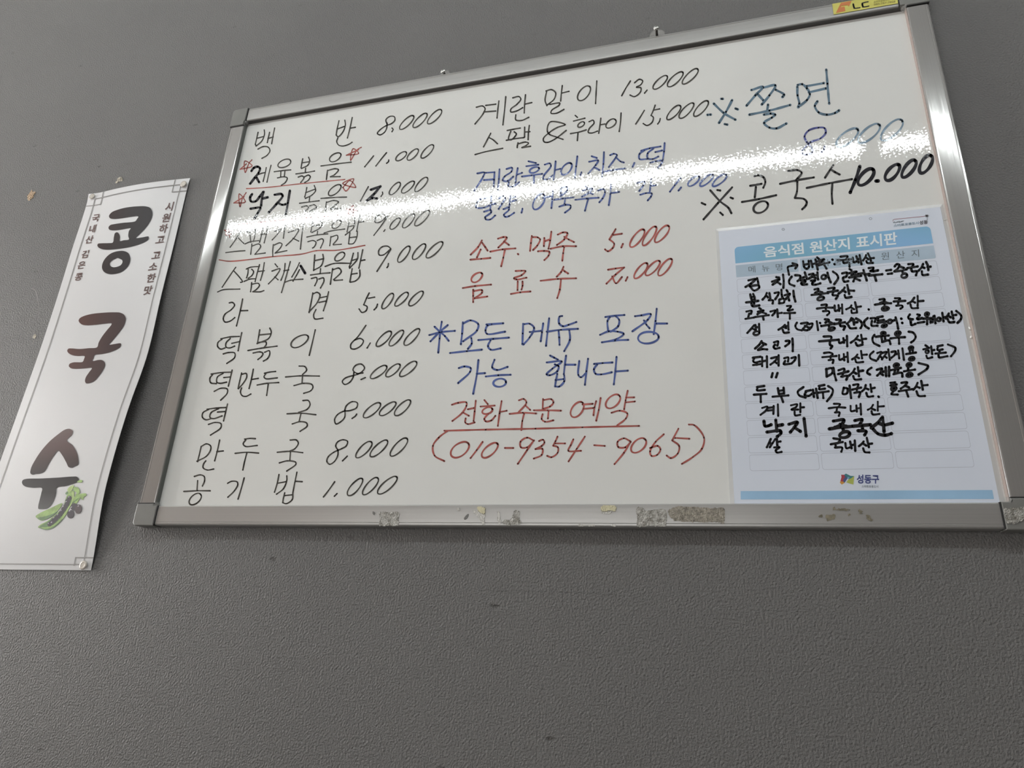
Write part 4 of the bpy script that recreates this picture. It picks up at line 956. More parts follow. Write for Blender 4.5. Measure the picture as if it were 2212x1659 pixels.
def rail(a0, a1, axis, side, mat):
    """axis x: horizontal rail; side gives the outward direction"""
    bm = bmesh.new()
    rings = []
    n = 12
    for j in range(n + 1):
        a = a0 + (a1 - a0) * j / n
        ring = []
        for d, h in PROFILE[:-1]:
            if axis == 'x':
                y = -d if side < 0 else S + d
                ring.append(bm.verts.new(bl((a, y, h))))
            else:
                x = -d if side < 0 else AX + d
                ring.append(bm.verts.new(bl((x, a, h))))
        rings.append(ring)
    m = len(PROFILE) - 1
    for j in range(n):
        for i in range(m):
            bm.faces.new((rings[j][i], rings[j][(i + 1) % m], rings[j + 1][(i + 1) % m], rings[j + 1][i]))
    bm.faces.new(rings[0])
    bm.faces.new(rings[-1])
    return from_bm('frame_rail', bm, mat, board)


m_lip_shade = simple('lip_shade_dark', (0.060, 0.055, 0.052), 0.5)  # shade of the down-facing top lip put into the colour
m_lip_shade_left = simple('lip_shade_greenish', (0.13, 0.14, 0.13), 0.45)  # greenish shade of the left lip, painted
m_lip_reflection = simple('lip_reflection_pinkish', (0.40, 0.33, 0.30), 0.45)  # warm room reflection on the right lip, painted
for lo, hi, mm in (((0.001, S - 0.0006, HB), (AX - 0.001, S + 0.0003, HF - 0.0012), m_lip_shade),
                   ((-0.0003, 0.001, HB), (0.0005, S - 0.001, HF - 0.0016), m_lip_shade_left),
                   ((AX - 0.0005, 0.001, HB), (AX + 0.0003, S - 0.001, HF - 0.0016), m_lip_reflection)):
    o = slab('lip_shading', (lo[0], -hi[2], lo[1] + Z0), (hi[0], -lo[2], hi[1] + Z0), mm, board)  # thin strips added over the lips to carry their painted shade and reflection
CAP = 0.0075
rail(CAP * 0.9, AX - CAP, 'x', -1, m_alu_x)
rail(CAP * 0.4, AX - CAP * 0.9, 'x', 1, m_alu_x)
rail(CAP * 0.4, S - CAP, 'z', -1, m_alu_z)
rail(CAP * 0.5, S - CAP * 0.5, 'z', 1, m_alu_z)


def corner(cx, cy, sx, sy, lx, ly):
    """plastic corner cap; (cx,cy) inner frame corner, signs point outwards"""
    o_ = FW + 0.0009
    r = 0.0045
    out = [(-lx + 0.0006, -0.0003), (-lx + 0.0006, o_)]
    for k in range(7):
        a = math.pi / 2 - k / 6 * math.pi / 2
        out.append((o_ - r + r * math.cos(a), o_ - r + r * math.sin(a)))
    out += [(o_, -ly + 0.0006), (-0.0003, -ly + 0.0006), (-0.0003, -0.0018), (-0.0018, -0.0003)]
    bm = bmesh.new()
    # layers: base at the wall, shoulder, face inset for a soft edge
    layers = [(0.0005, 0.0), (HF + 0.0005, 0.0), (HF + 0.0013, 0.0004), (HF + 0.0016, 0.0011)]
    cxm = sum(p[0] for p in out) / len(out)
    rings = []
    for h, ins in layers:
        ring = []
        for (px, py) in out:
            qx = px - math.copysign(ins, px - 0.006) if ins else px
            qy = py - math.copysign(ins, py - 0.006) if ins else py
            ring.append(bm.verts.new(bl((cx + sx * qx, cy + sy * qy, h))))
        rings.append(ring)
    m = len(out)
    for j in range(len(rings) - 1):
        for i in range(m):
            bm.faces.new((rings[j][i], rings[j][(i + 1) % m], rings[j + 1][(i + 1) % m], rings[j + 1][i]))
    f1 = bm.faces.new(rings[-1])
    f2 = bm.faces.new(rings[0])
    bmesh.ops.triangulate(bm, faces=[f1, f2])
    cap = from_bm('corner_cap', bm, m_cap, board)
    # dark joints beside the cap
    for kind in (0, 1):
        bm = bmesh.new()
        if kind == 0:
            q = [(-lx - 0.0004, 0.0), (-lx + 0.0007, 0.0), (-lx + 0.0007, FW), (-lx - 0.0004, FW)]
        else:
            q = [(0.0, -ly - 0.0004), (0.0, -ly + 0.0007), (FW, -ly + 0.0007), (FW, -ly - 0.0004)]
        lo_ = [bm.verts.new(bl((cx + sx * x, cy + sy * y, 0.002))) for x, y in q]
        hi_ = [bm.verts.new(bl((cx + sx * x, cy + sy * y, HF + 0.00125))) for x, y in q]
        for i in range(4):
            bm.faces.new((lo_[i], lo_[(i + 1) % 4], hi_[(i + 1) % 4], hi_[i]))
        bm.faces.new(hi_)
        bm.faces.new(lo_)
        from_bm('joint', bm, m_gap, cap)
    # small clear insert over the inner corner
    bm = bmesh.new()
    bmesh.ops.create_uvsphere(bm, u_segments=16, v_segments=8, radius=1)
    for v in bm.verts:
        v.co = Vector(bl((cx + sx * -0.0008 + v.co[0] * 0.0045, cy + sy * -0.0008 + v.co[1] * 0.0045, HB + 0.004 + v.co[2] * 0.0036)))
    from_bm('corner_insert', bm, m_clear, cap, smooth=True)
    return cap


corner(0, 0, -1, -1, 0.0065, 0.003)
corner(0, S, -1, 1, 0.0022, 0.0080)
corner(AX, S, 1, 1, 0.0070, 0.0022)
corner(AX, 0, 1, -1, 0.0085, 0.004)

# handwriting
write_lines(BOARD_TEXT, HB, board, 'marker_lettering')

# yellow maker's sticker on the top rail
HS = HF + 0.0005
m_yel = simple('sticker_yellow', (0.62, 0.58, 0.13), 0.35, 0.5, var=0.05)
m_org = simple('sticker_orange', (0.60, 0.20, 0.06), 0.35)
m_blk = simple('sticker_black', (0.02, 0.02, 0.02), 0.35)
m_olv = simple('sticker_olive', (0.22, 0.19, 0.04), 0.4)
A8 = (1790, 0, 13.825)
st = fill('sticker', [[sub(*A8, [(105, 115), (2045, -215), (2072, 100), (150, 435)])]], HS, m_yel, board,
          'small yellow sticker with an orange mark and letters', smooth_pts=False, lift=0.0002)
fill('emblem', [[sub(*A8, [(215, 388), (368, 82), (690, 25), (605, 198), (578, 160), (560, 152), (368, 182), (372, 212), (475, 192), (500, 330), (330, 365)])]],
     HS, m_org, st, smooth_pts=False, lift=0.0004)
pen = Pen(HS, 0.0004)
pen.stroke(sub(*A8, [(735, 125), (745, 180), (765, 235)]), 3.8, wob=0)
pen.stroke(sub(*A8, [(770, 250), (850, 240), (935, 228)]), 2.2, wob=0)
pen.stroke(sub(*A8, [(1180, 50), (1080, 68), (1010, 90)]), 2.2, wob=0)
pen.stroke(sub(*A8, [(1010, 100), (1005, 140), (1025, 195)]), 4.0, wob=0)
pen.stroke(sub(*A8, [(1040, 205), (1120, 198), (1200, 180)]), 2.2, wob=0)
pen.done('lettering', m_blk, st)
print_quad('lettering', '080-787-7828', sub(*A8, [(1345, 112), (1990, 18), (2000, 68), (1355, 165)]), HS, m_olv, st, bold=0.01, lift=0.0004)
print_quad('lettering', '소비자상담전화', sub(*A8, [(1345, 28), (1815, -45), (1820, 12), (1350, 92)]), HS, m_olv, st, bold=0.01, lift=0.0004)

# torn adhesive leftovers on the bottom rail
m_resid, nt, b = node_mat('torn_tape')
mottle(nt, b, (0.24, 0.23, 0.20), (0.50, 0.49, 0.46), 260, 5, 0.35, 0.62)
b.inputs['Roughness'].default_value = 0.35
nz = N(nt, 'ShaderNodeTexNoise')
nz.inputs['Scale'].default_value = 600
gg = N(nt, 'ShaderNodeNewGeometry')
nt.links.new(gg.outputs['Position'], nz.inputs['Vector'])
bp = N(nt, 'ShaderNodeBump')
bp.inputs['Distance'].default_value = 0.001
nt.links.new(nz.outputs['Fac'], bp.inputs['Height'])
nt.links.new(bp.outputs['Normal'], b.inputs['Normal'])
m_resid2 = simple('browned_tape', (0.29, 0.265, 0.22), 0.4, 0.5, var=0.35, scale=300)
m_glue = simple('brown_glue', (0.19, 0.17, 0.12), 0.45, 0.5, var=0.3, scale=400)
m_cream = simple('cream_paper', (0.62, 0.58, 0.40), 0.6, 0.3, var=0.05, scale=150)
m_shred = simple('white_paper_shred', (0.58, 0.57, 0.54), 0.6, 0.3, var=0.1, scale=300)


def inside(q, poly):
    c = False
    n = len(poly)
    for i in range(n):
        (x0, y0), (x1, y1) = poly[i], poly[(i + 1) % n]
        if (y0 > q[1]) != (y1 > q[1]) and q[0] < (x1 - x0) * (q[1] - y0) / (y1 - y0) + x0:
            c = not c
    return c


def scrap(poly, mat, h, label, rough_edge=1.0, amp=0.0005, base=0.00015, name='tape_residue', parent=None, cell=1.6):
    """crumpled patch: outline in photograph points, solid with an uneven face"""
    pts = curve_points(poly, True, 2.0)
    pts = [q + rng.normal(0, rough_edge * 0.5, 2) for q in pts]
    xs = [q[0] for q in pts]
    ys = [q[1] for q in pts]
    V, F, idx = [], [], {}
    nx = int((max(xs) - min(xs)) / cell) + 2
    ny = int((max(ys) - min(ys)) / cell) + 2
    cells = [(i, j) for i in range(nx) for j in range(ny)
             if inside((min(xs) + (i + .5) * cell, min(ys) + (j + .5) * cell), pts)]

    def vert(i, j):
        if (i, j) not in idx:
            u = min(xs) + (i + rng.uniform(-.2, .2)) * cell
            v = min(ys) + (j + rng.uniform(-.2, .2)) * cell
            idx[(i, j)] = len(V)
            V.append(bl(P(u, v, h + base + amp * rng.random() ** 2)))
        return idx[(i, j)]
    for i, j in cells:
        F.append((vert(i, j), vert(i, j + 1), vert(i + 1, j + 1), vert(i + 1, j)))
    n = len(V)
    # back face closes the patch
    edge = {}
    for f in F:
        for k in range(4):
            e = (f[k], f[(k + 1) % 4])
            edge[e] = edge.get(e, 0) + 1
    V += [(x, y + 0.0 if y > -h else -h, z) for x, y, z in V[:n]]
    for (a_, c_) in list(edge):
        if (c_, a_) not in edge:
            F.append((c_, a_, a_ + n, c_ + n))
    return mesh(name, V, F, mat, parent if parent is not None else board, label)


Q = (780, 1070, 2.6333)
HR = HF + 0.0004
scrap(sub(*Q, [(105, 98), (160, 95), (213, 97), (211, 140), (210, 170), (150, 172), (104, 170), (108, 130)]), m_resid, HR, 'square of torn silvery tape, leftmost on the bottom rail')
scrap(sub(*Q, [(636, 86), (670, 92), (704, 106), (702, 140), (698, 172), (672, 135)]), m_shred, HR, 'white paper shred pointing down on the bottom rail', amp=0.0004)
scrap(sub(*Q, [(660, 66), (703, 72), (704, 103), (672, 94)]), m_cream, HR, 'cream paper bit above the white shred', 0.3, 0.0003, 0.0009)
scrap(sub(*Q, [(777, 90), (786, 95), (791, 163), (782, 165)]), m_shred, HR, None, 0.5)
scrap(sub(*Q, [(812, 140), (845, 138), (862, 118), (872, 86), (900, 92), (902, 130), (912, 158), (870, 167), (815, 163), (800, 150)]), m_resid, HR, 'torn L-shaped tape scrap on the bottom rail')
scrap(sub(*Q, [(1366, 62), (1410, 58), (1447, 62), (1444, 92), (1420, 84), (1380, 92), (1364, 80)]), m_cream, HR, 'cream paper bit with a curled edge on the bottom rail', 0.4, 0.0004, 0.0009)
scrap(sub(*Q, [(1364, 84), (1385, 94), (1428, 88), (1420, 102), (1380, 104), (1366, 96)]), m_shred, HR, None, 0.3)
scrap(sub(*Q, [(1236, 163), (1280, 168), (1332, 167), (1330, 174), (1280, 175), (1236, 174)]), m_shred, HF, None, 0.6, cell=1.0)
scrap(sub(*Q, [(1422, 168), (1440, 162), (1452, 168), (1450, 176), (1425, 175)]), m_shred, HF, None, 0.6, cell=1.0)
scrap(sub(*Q, [(1567, 72), (1600, 70), (1622, 88), (1650, 84), (1733, 82), (1737, 150), (1732, 174), (1650, 173), (1571, 173), (1570, 120)]), m_resid, HR, 'large square of crumpled silvery tape on the bottom rail')
scrap(sub(*Q, [(1745, 90), (1790, 66), (1900, 66), (1990, 72), (2066, 76), (2068, 120), (2062, 160), (2030, 152), (1960, 152), (1870, 150), (1780, 140), (1752, 115)]), m_resid2, HR, 'long strip of browned torn tape on the bottom rail')
scrap(sub(*Q, [(545, 72), (558, 72), (562, 82), (552, 88), (545, 82)]), m_shred, HR, None, 0.2, cell=1.0)
scrap(sub(*Q, [(606, 106), (612, 110), (596, 136), (585, 134), (592, 118)]), m_cap, HR, None, 0.2, 0.0002, cell=1.0)
scrap(sub(*Q, [(66, 92), (76, 96), (74, 112), (66, 106)]), m_cap, HR, None, 0.2, 0.0002, cell=1.0)
T8 = (1740, 1085, 4.686)
for pl in ([(280, 55), (310, 55), (325, 70), (280, 78)], [(325, 66), (440, 68), (450, 76), (330, 76)], [(540, 75), (572, 85), (575, 115), (545, 118)],
           [(205, 135), (300, 125), (300, 170), (215, 180)], [(140, 135), (180, 132), (175, 150), (140, 150)], [(615, 130), (640, 135), (680, 185), (640, 185)],
           [(430, 120), (455, 122), (450, 138), (430, 138)]):
    scrap(sub(*T8, pl), m_glue, HR, None, 1.8, 0.0002, 0.0001, cell=1.2)
scrap(sub(*T8, [(2010, 60), (2060, 62), (2130, 55), (2260, 60), (2300, 130), (2290, 200), (2212, 180), (2190, 195), (2155, 190), (2150, 208), (2045, 208), (2030, 150)]),
      m_resid, HF + 0.0018, 'crumpled silvery tape over the lower right corner cap', amp=0.0009)

# clear hanging tabs above the top rail
for (cx, cy, w_, hh_) in ((1420, 77, 17, 22), (961, 166, 12, 24)):
    bm = bmesh.new()
    out = [(cx - w_, cy + 14)]
    for k in range(11):
        a = math.pi - k / 10 * math.pi
        out.append((cx + w_ * math.cos(a), cy - hh_ * 0.62 * math.sin(a) - 0.1 * w_ * math.cos(a)))
    out.append((cx + w_, cy + 10))
    f0 = [bm.verts.new(bl(P(x, y, 0.0035))) for x, y in out]
    back_ = []
    for v in f0:
        back_.append(bm.verts.new((v.co.x, -0.0015, v.co.z)))
    bm.faces.new(f0)
    bm.faces.new(back_)
    for i in range(len(out)):
        j = (i + 1) % len(out)
        bm.faces.new((f0[i], f0[j], back_[j], back_[i]))
    from_bm('hanging_tab', bm, m_clear, board, 'clear plastic hanging tab')

# ------------------------------------------------------------------ screws that carry the board


def screw(u, v, h, label, tilt):
    hd = P(u, v, h)
    t = thing('screw', label, 'screw', (hd[0], hd[1], 0))
    bpy.context.view_layer.update()

    def lathe(prof, n=20):
        bm = bmesh.new()
        rings = []
        for r, hh in prof:
            rings.append([bm.verts.new(bl((hd[0] + tilt[0] * (hh - 0.0) + r * math.cos(2 * math.pi * i / n),
                                            hd[1] + tilt[1] * (hh - 0.0) + r * math.sin(2 * math.pi * i / n), hh))) for i in range(n)])
        for a, c in zip(rings, rings[1:]):
            for i in range(n):
                bm.faces.new((a[i], a[(i + 1) % n], c[(i + 1) % n], c[i]))
        bm.faces.new(rings[0])
        bm.faces.new(rings[-1])
        return bm
    from_bm('shank', lathe([(0.0016, 0.0003), (0.0016, h - 0.002)]), m_shank, t, smooth=True)
    head = from_bm('screw_head', lathe([(0.0016, h - 0.0026), (0.0034, h - 0.0016), (0.0037, h - 0.0008), (0.0033, h), (0.0018, h + 0.0007), (0.0006, h + 0.0008)]), m_screw, t, smooth=True)
    bm = bmesh.new()
    for a in (0, math.pi / 2):
        vs = []
        for sx, sy in ((-1, -1), (1, -1), (1, 1), (-1, 1)):
            x, y = sx * 0.0019, sy * 0.0003
            vs.append(bm.verts.new(bl((hd[0] + tilt[0] * h + x * math.cos(a) - y * math.sin(a), hd[1] + tilt[1] * h + x * math.sin(a) + y * math.cos(a), h + 0.00085))))
        bm.faces.new(vs)
    from_bm('cross_slot', bm, m_shank, head)


screw(1417.3, 58.5, 0.021, 'shiny screw above the top rail, toward the right of the board', (0, 0))
screw(956.5, 152.5, 0.0125, 'shiny screw above the top rail, toward the left of the board', (0, 0))

# ------------------------------------------------------------------ laminated origin notice on the board
notice = thing('laminated_notice', 'laminated ingredient origin notice with a blue header and black handwriting, on the whiteboard', 'notice', (1.335 * S, 0.27 * S, HB))
bpy.context.view_layer.update()
HN = HB + 0.0007


def solid_quad(name, quad, h0, h1, mat, parent, label=None, nx=14, ny=14, curl=0.0):
    """thin sheet with real thickness; quad TL TR BR BL in photograph points"""
    tl, tr, br, b_l = [np.array(q, float) for q in quad]
    bm = bmesh.new()
    top = {}
    bot = {}
    for i in range(nx + 1):
        for j in range(ny + 1):
            a, c = i / nx, j / ny
            q = (tl + (tr - tl) * a) * (1 - c) + (b_l + (br - b_l) * a) * c
            e = curl * (max(0, 1 - c * 14) + 0.5 * max(0, 1 - a * 20))
            p = P(q[0], q[1], h1 + e)
            top[i, j] = bm.verts.new(bl(p))
            bot[i, j] = bm.verts.new(bl((p[0], p[1], h0 + e)))
    for i in range(nx):
        for j in range(ny):
            bm.faces.new((top[i, j], top[i, j + 1], top[i + 1, j + 1], top[i + 1, j]))
            bm.faces.new((bot[i, j], bot[i + 1, j], bot[i + 1, j + 1], bot[i, j + 1]))
    for i in range(nx):
        bm.faces.new((top[i, 0], top[i + 1, 0], bot[i + 1, 0], bot[i, 0]))
        bm.faces.new((top[i, ny], bot[i, ny], bot[i + 1, ny], top[i + 1, ny]))
    for j in range(ny):
        bm.faces.new((top[0, j], bot[0, j], bot[0, j + 1], top[0, j + 1]))
        bm.faces.new((top[nx, j], top[nx, j + 1], bot[nx, j + 1], bot[nx, j]))
    return from_bm(name, bm, mat, parent, label)


def film_ring(outer, inner, h_out, h_in):
    """clear margin of the laminate, sloping from the paper edge down to the board"""
    bm = bmesh.new()
    n = 4
    o_ = [bm.verts.new(bl(P(x, y, h_out))) for x, y in outer]
    i_ = [bm.verts.new(bl(P(x, y, h_in))) for x, y in inner]
    ob = [bm.verts.new((v.co.x, -(HB + 0.00005), v.co.z)) for v in o_]
    ib = [bm.verts.new((v.co.x, -(HB + 0.00005), v.co.z)) for v in i_]
    for k in range(n):
        m_ = (k + 1) % n
        bm.faces.new((o_[k], o_[m_], i_[m_], i_[k]))
        bm.faces.new((ob[k], ib[k], ib[m_], ob[m_]))
        bm.faces.new((o_[k], ob[k], ob[m_], o_[m_]))
        bm.faces.new((i_[k], i_[m_], ib[m_], ib[k]))
    return from_bm('film', bm, m_film, notice, 'clear laminating film margin')


film_ring([(1545.6, 494.5), (2035.8, 440.5), (2173, 1094), (1577.5, 1094)], [(1552, 500.5), (2031.5, 447), (2161.5, 1094), (1587, 1094)], HB + 0.0004, HN + 0.00002)
solid_quad('paper', [(1551.5, 499.5), (2031, 446.5), (2161.5, 1094), (1586.5, 1094)], HB + 0.00055, HN, m_sheet, notice)


def bpx(x, y):
    """board-plane units (of S) to photograph point, for the printed layout"""
    p = np.array([x * S, y * S, HN]) - CAM
    c = ROT @ p
    return (1106 + FPX * c[0] / c[2], 829.5 + FPX * c[1] / c[2])


# printed layout in sheet coordinates: skew grid fitted to the print
def grid(x, y):
    """x in 0..1 over the print width, y board units"""
    xl = 1.1745 + 0.002 * (y - 0.05) / 0.44
    xr = 1.5018 + 0.004 * (y - 0.05) / 0.44
    return bpx(xl + (xr - xl) * x, y + 0.0035 * (x - 0.5) * (y / 0.4))


def rounded(x0, x1, y0, y1, rx, ry, n=5, corners=(1, 1, 1, 1)):
    pts = []
    for (cx, cy, a0, on) in ((x1 - rx, y1 - ry, 0, corners[1]), (x0 + rx, y1 - ry, 90, corners[0]), (x0 + rx, y0 + ry, 180, corners[3]), (x1 - rx, y0 + ry, 270, corners[2])):
        if on:
            for k in range(n + 1):
                a = math.radians(a0 + 90 * k / n)
                pts.append(grid(cx + rx * math.cos(a), cy + ry * math.sin(a)))
        else:
            sx = 1 if a0 in (0, 270) else -1
            sy = 1 if a0 in (0, 90) else -1
            pts.append(grid(cx + sx * rx, cy + sy * ry))
    return pts


COLS = [(0.0, 0.327), (0.340, 0.660), (0.673, 1.0)]
fill('header_band', [[rounded(0, 1, 0.4548, 0.4900, 0.022, 0.008, corners=(1, 1, 0, 0))]], HN, m_headb, notice, 'blue header band', smooth_pts=False)
for c0, c1 in COLS:
    fill('column_heading', [[rounded(c0, c1, 0.4250, 0.4505, 0.008, 0.003, corners=(0, 0, 0, 0) if c0 < .6 else (0, 0, 1, 0))]], HN, m_cell, notice, 'pale blue column heading', smooth_pts=False)
for k in range(12):
    yt = 0.4207 - k * 0.03059
    for c0, c1 in COLS:
        o_ = rounded(c0, c1, yt - 0.0277, yt, 0.012, 0.004)
        i_ = rounded(c0 + 0.0012, c1 - 0.0012, yt - 0.0277 + 0.0005, yt - 0.0005, 0.0112, 0.0036)
        n = len(o_)
        V = [bl(P(x, y, HN + 0.00008)) for x, y in o_ + i_]
        mesh('cell_outline', V, [(j, (j + 1) % n, n + (j + 1) % n, n + j) for j in range(n)], m_line, notice)
fill('footer_strip', [[sub(1560, 950, 3.393, [(135, 376), (1980, 368), (1992, 434), (136, 437)])]], HN, m_foot, notice, 'blue strip along the bottom', smooth_pts=False)
J = (1540, 440, 3.95)
K7 = (1580, 530, 7.1355)
L7 = (1800, 530, 7.1355)
print_quad('printed_lettering', '음식점 원산지 표시판', sub(*J, [(428, 370), (1570, 240), (1576, 348), (438, 461)]), HN, m_white, notice, 'white printed title', bold=0.022)
print_quad('printed_lettering', '메  뉴  명', sub(*K7, [(260, 322), (780, 277), (786, 382), (268, 425)]), HN, m_hgrey, notice, bold=0.0)
print_quad('printed_lettering', '식  품  명', sub(*K7, [(1395, 222), (1868, 182), (1875, 285), (1402, 325)]), HN, m_hgrey, notice, bold=0.0)
print_quad('printed_lettering', '원  산  지', sub(*L7, [(735, 113), (1318, 62), (1325, 175), (742, 228)]), HN, m_hgrey, notice, bold=0.0)
# district logo
C8 = (1790, 1010, 15.8)
m_navy = simple('print_navy', (0.045, 0.06, 0.22), 0.5)
logo = [((0.40, 0.05, 0.07), [(425, 245), (530, 245), (560, 330), (500, 400), (500, 480), (400, 470), (440, 320)]),
        ((0.62, 0.30, 0.05), [(385, 520), (400, 470), (500, 480), (545, 520), (450, 582)]),
        ((0.06, 0.09, 0.22), [(530, 245), (600, 300), (640, 370), (545, 520), (500, 480), (500, 400), (560, 330)]),
        ((0.04, 0.20, 0.22), [(590, 205), (750, 285), (872, 290), (760, 370), (680, 400), (640, 370), (600, 300), (530, 245)]),
        ((0.42, 0.47, 0.10), [(872, 290), (845, 578), (730, 550), (600, 500), (680, 400), (760, 370)]),
        ((0.15, 0.36, 0.50), [(640, 320), (715, 318), (690, 400), (640, 372)])]
for i, (c, pl) in enumerate(logo):
    fill('logo_facet', [[sub(*C8, pl)]], HN, simple('logo_colour', c, 0.5), notice, smooth_pts=False, lift=0.0001 + 0.00001 * i)
print_quad('printed_lettering', '성동구', sub(*C8, [(955, 240), (1720, 240), (1724, 548), (960, 548)]), HN, m_navy, notice, 'navy printed district name', bold=0.03)
print_quad('printed_lettering', '스마트포용도시', sub(*C8, [(1125, 600), (1692, 600), (1695, 690), (1128, 690)]), HN, m_hgrey, notice, bold=0.01)
B8 = (1900, 450, 13.825)
m_redp = simple('print_red', (0.33, 0.10, 0.13), 0.5)
m_dk = simple('print_dark', (0.06, 0.05, 0.06), 0.5)
pen = Pen(HN, 0.0001)
pen.stroke(sub(*B8, [(400, 385), (404, 345), (430, 330)]), 0.9, wob=0)
pen.stroke(sub(*B8, [(430, 330), (1350, 237)]), 1.0, wob=0)
pen.done('printed_line', m_redp, notice, 'thin red printed line')
pen = Pen(HN, 0.00012)
for a in range(0, 180, 30):
    r = 62 if a % 60 == 0 else 45
    pen.stroke(sub(*B8, [(1410 - r * math.cos(math.radians(a)), 225 + .7 * r * math.sin(math.radians(a))), (1410 + r * math.cos(math.radians(a)), 225 - .7 * r * math.sin(math.radians(a)))]), 0.8, wob=0)
pen.disc(sub(*B8, [(1408, 225)])[0], 2.4)
pen.done('printed_star', m_dk, notice)
pen = Pen(HN, 0.0001)
pen.stroke(sub(*B8, [(410, 425), (450, 405), (480, 435), (520, 405), (560, 395), (600, 385), (590, 425), (640, 395), (720, 375)]), 1.1)
pen.stroke(sub(*B8, [(420, 432), (500, 425), (640, 410), (700, 385)]), 0.9)
pen.stroke(sub(*B8, [(1415, 270), (1425, 355)]), 0.7)
pen.done('printed_lettering', m_hgrey, notice)
print_quad('printed_lettering', '스마트포용도시', sub(*B8, [(418, 478), (1168, 392), (1175, 470), (425, 560)]), HN, simple('print_teal', (0.12, 0.22, 0.30), 0.5), notice, bold=0.015)
print_quad('printed_lettering', '성동', sub(*B8, [(1185, 372), (1438, 345), (1442, 462), (1192, 490)]), HN, m_dk, notice, bold=0.02)
pen = Pen(HN, 0.0001)
for c in ((600, 219), (1345, 128)):
    x, y = sub(*J, [c])[0]
    pen.stroke([(x + 2.9 * math.cos(t), y + 2.2 * math.sin(t)) for t in np.linspace(0, 2 * math.pi, 9)[:-1]], 0.8, closed=True, wob=0)
pen.done('punch_mark', m_hgrey, notice)
write_lines(SHEET_TEXT, HN, notice, 'marker_lettering')
# shiny air blisters at the right edge of the film
for (u0, v0, sx, sy, a) in ((2095, 709, 2.2, 4.6, 0.3), (2098, 728, 2.6, 4.2, -0.5), (2042, 474.5, 3.6, 1.6, 0.2)):
    bm = bmesh.new()
    bmesh.ops.create_uvsphere(bm, u_segments=12, v_segments=6, radius=1)
    c = P(u0, v0, HB + 0.0008)
    k = 0.00038
    for v in bm.verts:
        x, y = v.co[0] * sx * k, v.co[1] * sy * k
        v.co = Vector(bl((c[0] + x * math.cos(a) - y * math.sin(a), c[1] + x * math.sin(a) + y * math.cos(a), c[2] + v.co[2] * 0.0006)))
    from_bm('film_blister', bm, simple('glossy_film', (0.8, 0.8, 0.78), 0.08, 1.0), notice, smooth=True)

# ------------------------------------------------------------------ banner
EDGE_T = [(191.5, 418.8), (211.9, 416.8), (247.7, 408.3), (288.4, 400), (329, 393.6), (377.9, 387.9), (410.4, 384.7)]
EDGE_R = [(410.4, 384.7), (403.9, 408.3), (377.9, 518), (347.8, 639.4), (317.9, 766.5), (276.5, 884), (245.4, 987), (223, 1076), (202.5, 1200), (196.3, 1232)]
EDGE_L = [(191.5, 418.8), (187.4, 440), (154.9, 540.9), (130.7, 620), (91.6, 740.5), (42.4, 880), (0, 998), (-45, 1130), (-72, 1227)]
EDGE_B = [(-72, 1227), (0, 1230), (100, 1231), (196.3, 1232)]


def along(edge, n):
    c = curve_points(edge, False, 3.0)
    c = np.array(c)
    d = np.r_[0, np.cumsum(np.linalg.norm(np.diff(c, axis=0), axis=1))]
    t = np.linspace(0, d[-1], n + 1)
    return np.stack([np.interp(t, d, c[:, 0]), np.interp(t, d, c[:, 1])], 1)


BX0, BX1, BY0, BY1 = -0.467 * S, -0.135 * S, -0.133 * S, 0.851 * S


def hban(x, y):
    s = min(1.0, max(0.0, (x - BX0) / (BX1 - BX0)))
    t = min(1.0, max(0.0, (BY1 - y) / (BY1 - BY0)))
    return 0.0012 + 0.0125 * math.sin(math.pi * t ** 1.8) * (0.4 + 0.6 * s) + 0.008 * math.sin(math.pi * s) * (1 - t) ** 3


banner = thing('paper_banner', 'tall white paper banner with big dark lettering and a green bean pod picture', 'banner', ((BX0 + BX1) / 2, BY0, 0))
bpy.context.view_layer.update()
NU, NV = 16, 48
Tt, Bt, Lt, Rt = along(EDGE_T, NU), along(EDGE_B, NU), along(EDGE_L, NV), along(EDGE_R, NV)


def coons(i, j):
    s, t = i / NU, j / NV
    q = (1 - t) * Tt[i] + t * Bt[i] + (1 - s) * Lt[j] + s * Rt[j]
    q = q - ((1 - s) * (1 - t) * Tt[0] + s * (1 - t) * Tt[-1] + (1 - s) * t * Bt[0] + s * t * Bt[-1])
    return q


def coons_f(s, t):
    """sheet coordinates 0..1 to photograph point"""
    fi, fj = s * NU, t * NV
    i, j = min(NU - 1, int(fi)), min(NV - 1, int(fj))
    a, c = fi - i, fj - j
    return (coons(i, j) * (1 - a) + coons(i + 1, j) * a) * (1 - c) + (coons(i, j + 1) * (1 - a) + coons(i + 1, j + 1) * a) * c


bm = bmesh.new()
tp, bt = {}, {}
for i in range(NU + 1):
    for j in range(NV + 1):
        q = coons(i, j)
        p = P(q[0], q[1], hban)
        tp[i, j] = bm.verts.new(bl(p))
        bt[i, j] = bm.verts.new(bl((p[0], p[1], p[2] - 0.0003)))
for i in range(NU):
    for j in range(NV):
        bm.faces.new((tp[i, j], tp[i, j + 1], tp[i + 1, j + 1], tp[i + 1, j]))
        bm.faces.new((bt[i, j], bt[i + 1, j], bt[i + 1, j + 1], bt[i, j + 1]))
for i in range(NU):
    bm.faces.new((tp[i, 0], tp[i + 1, 0], bt[i + 1, 0], bt[i, 0]))
    bm.faces.new((tp[i, NV], bt[i, NV], bt[i + 1, NV], tp[i + 1, NV]))
for j in range(NV):
    bm.faces.new((tp[0, j], bt[0, j], bt[0, j + 1], tp[0, j + 1]))
    bm.faces.new((tp[NU, j], tp[NU, j + 1], bt[NU, j + 1], bt[NU, j]))
from_bm('paper', bm, m_paper, banner)
LIFT = 0.00045
pen = Pen(hban, LIFT)
mt, ms = 0.0145, 0.072
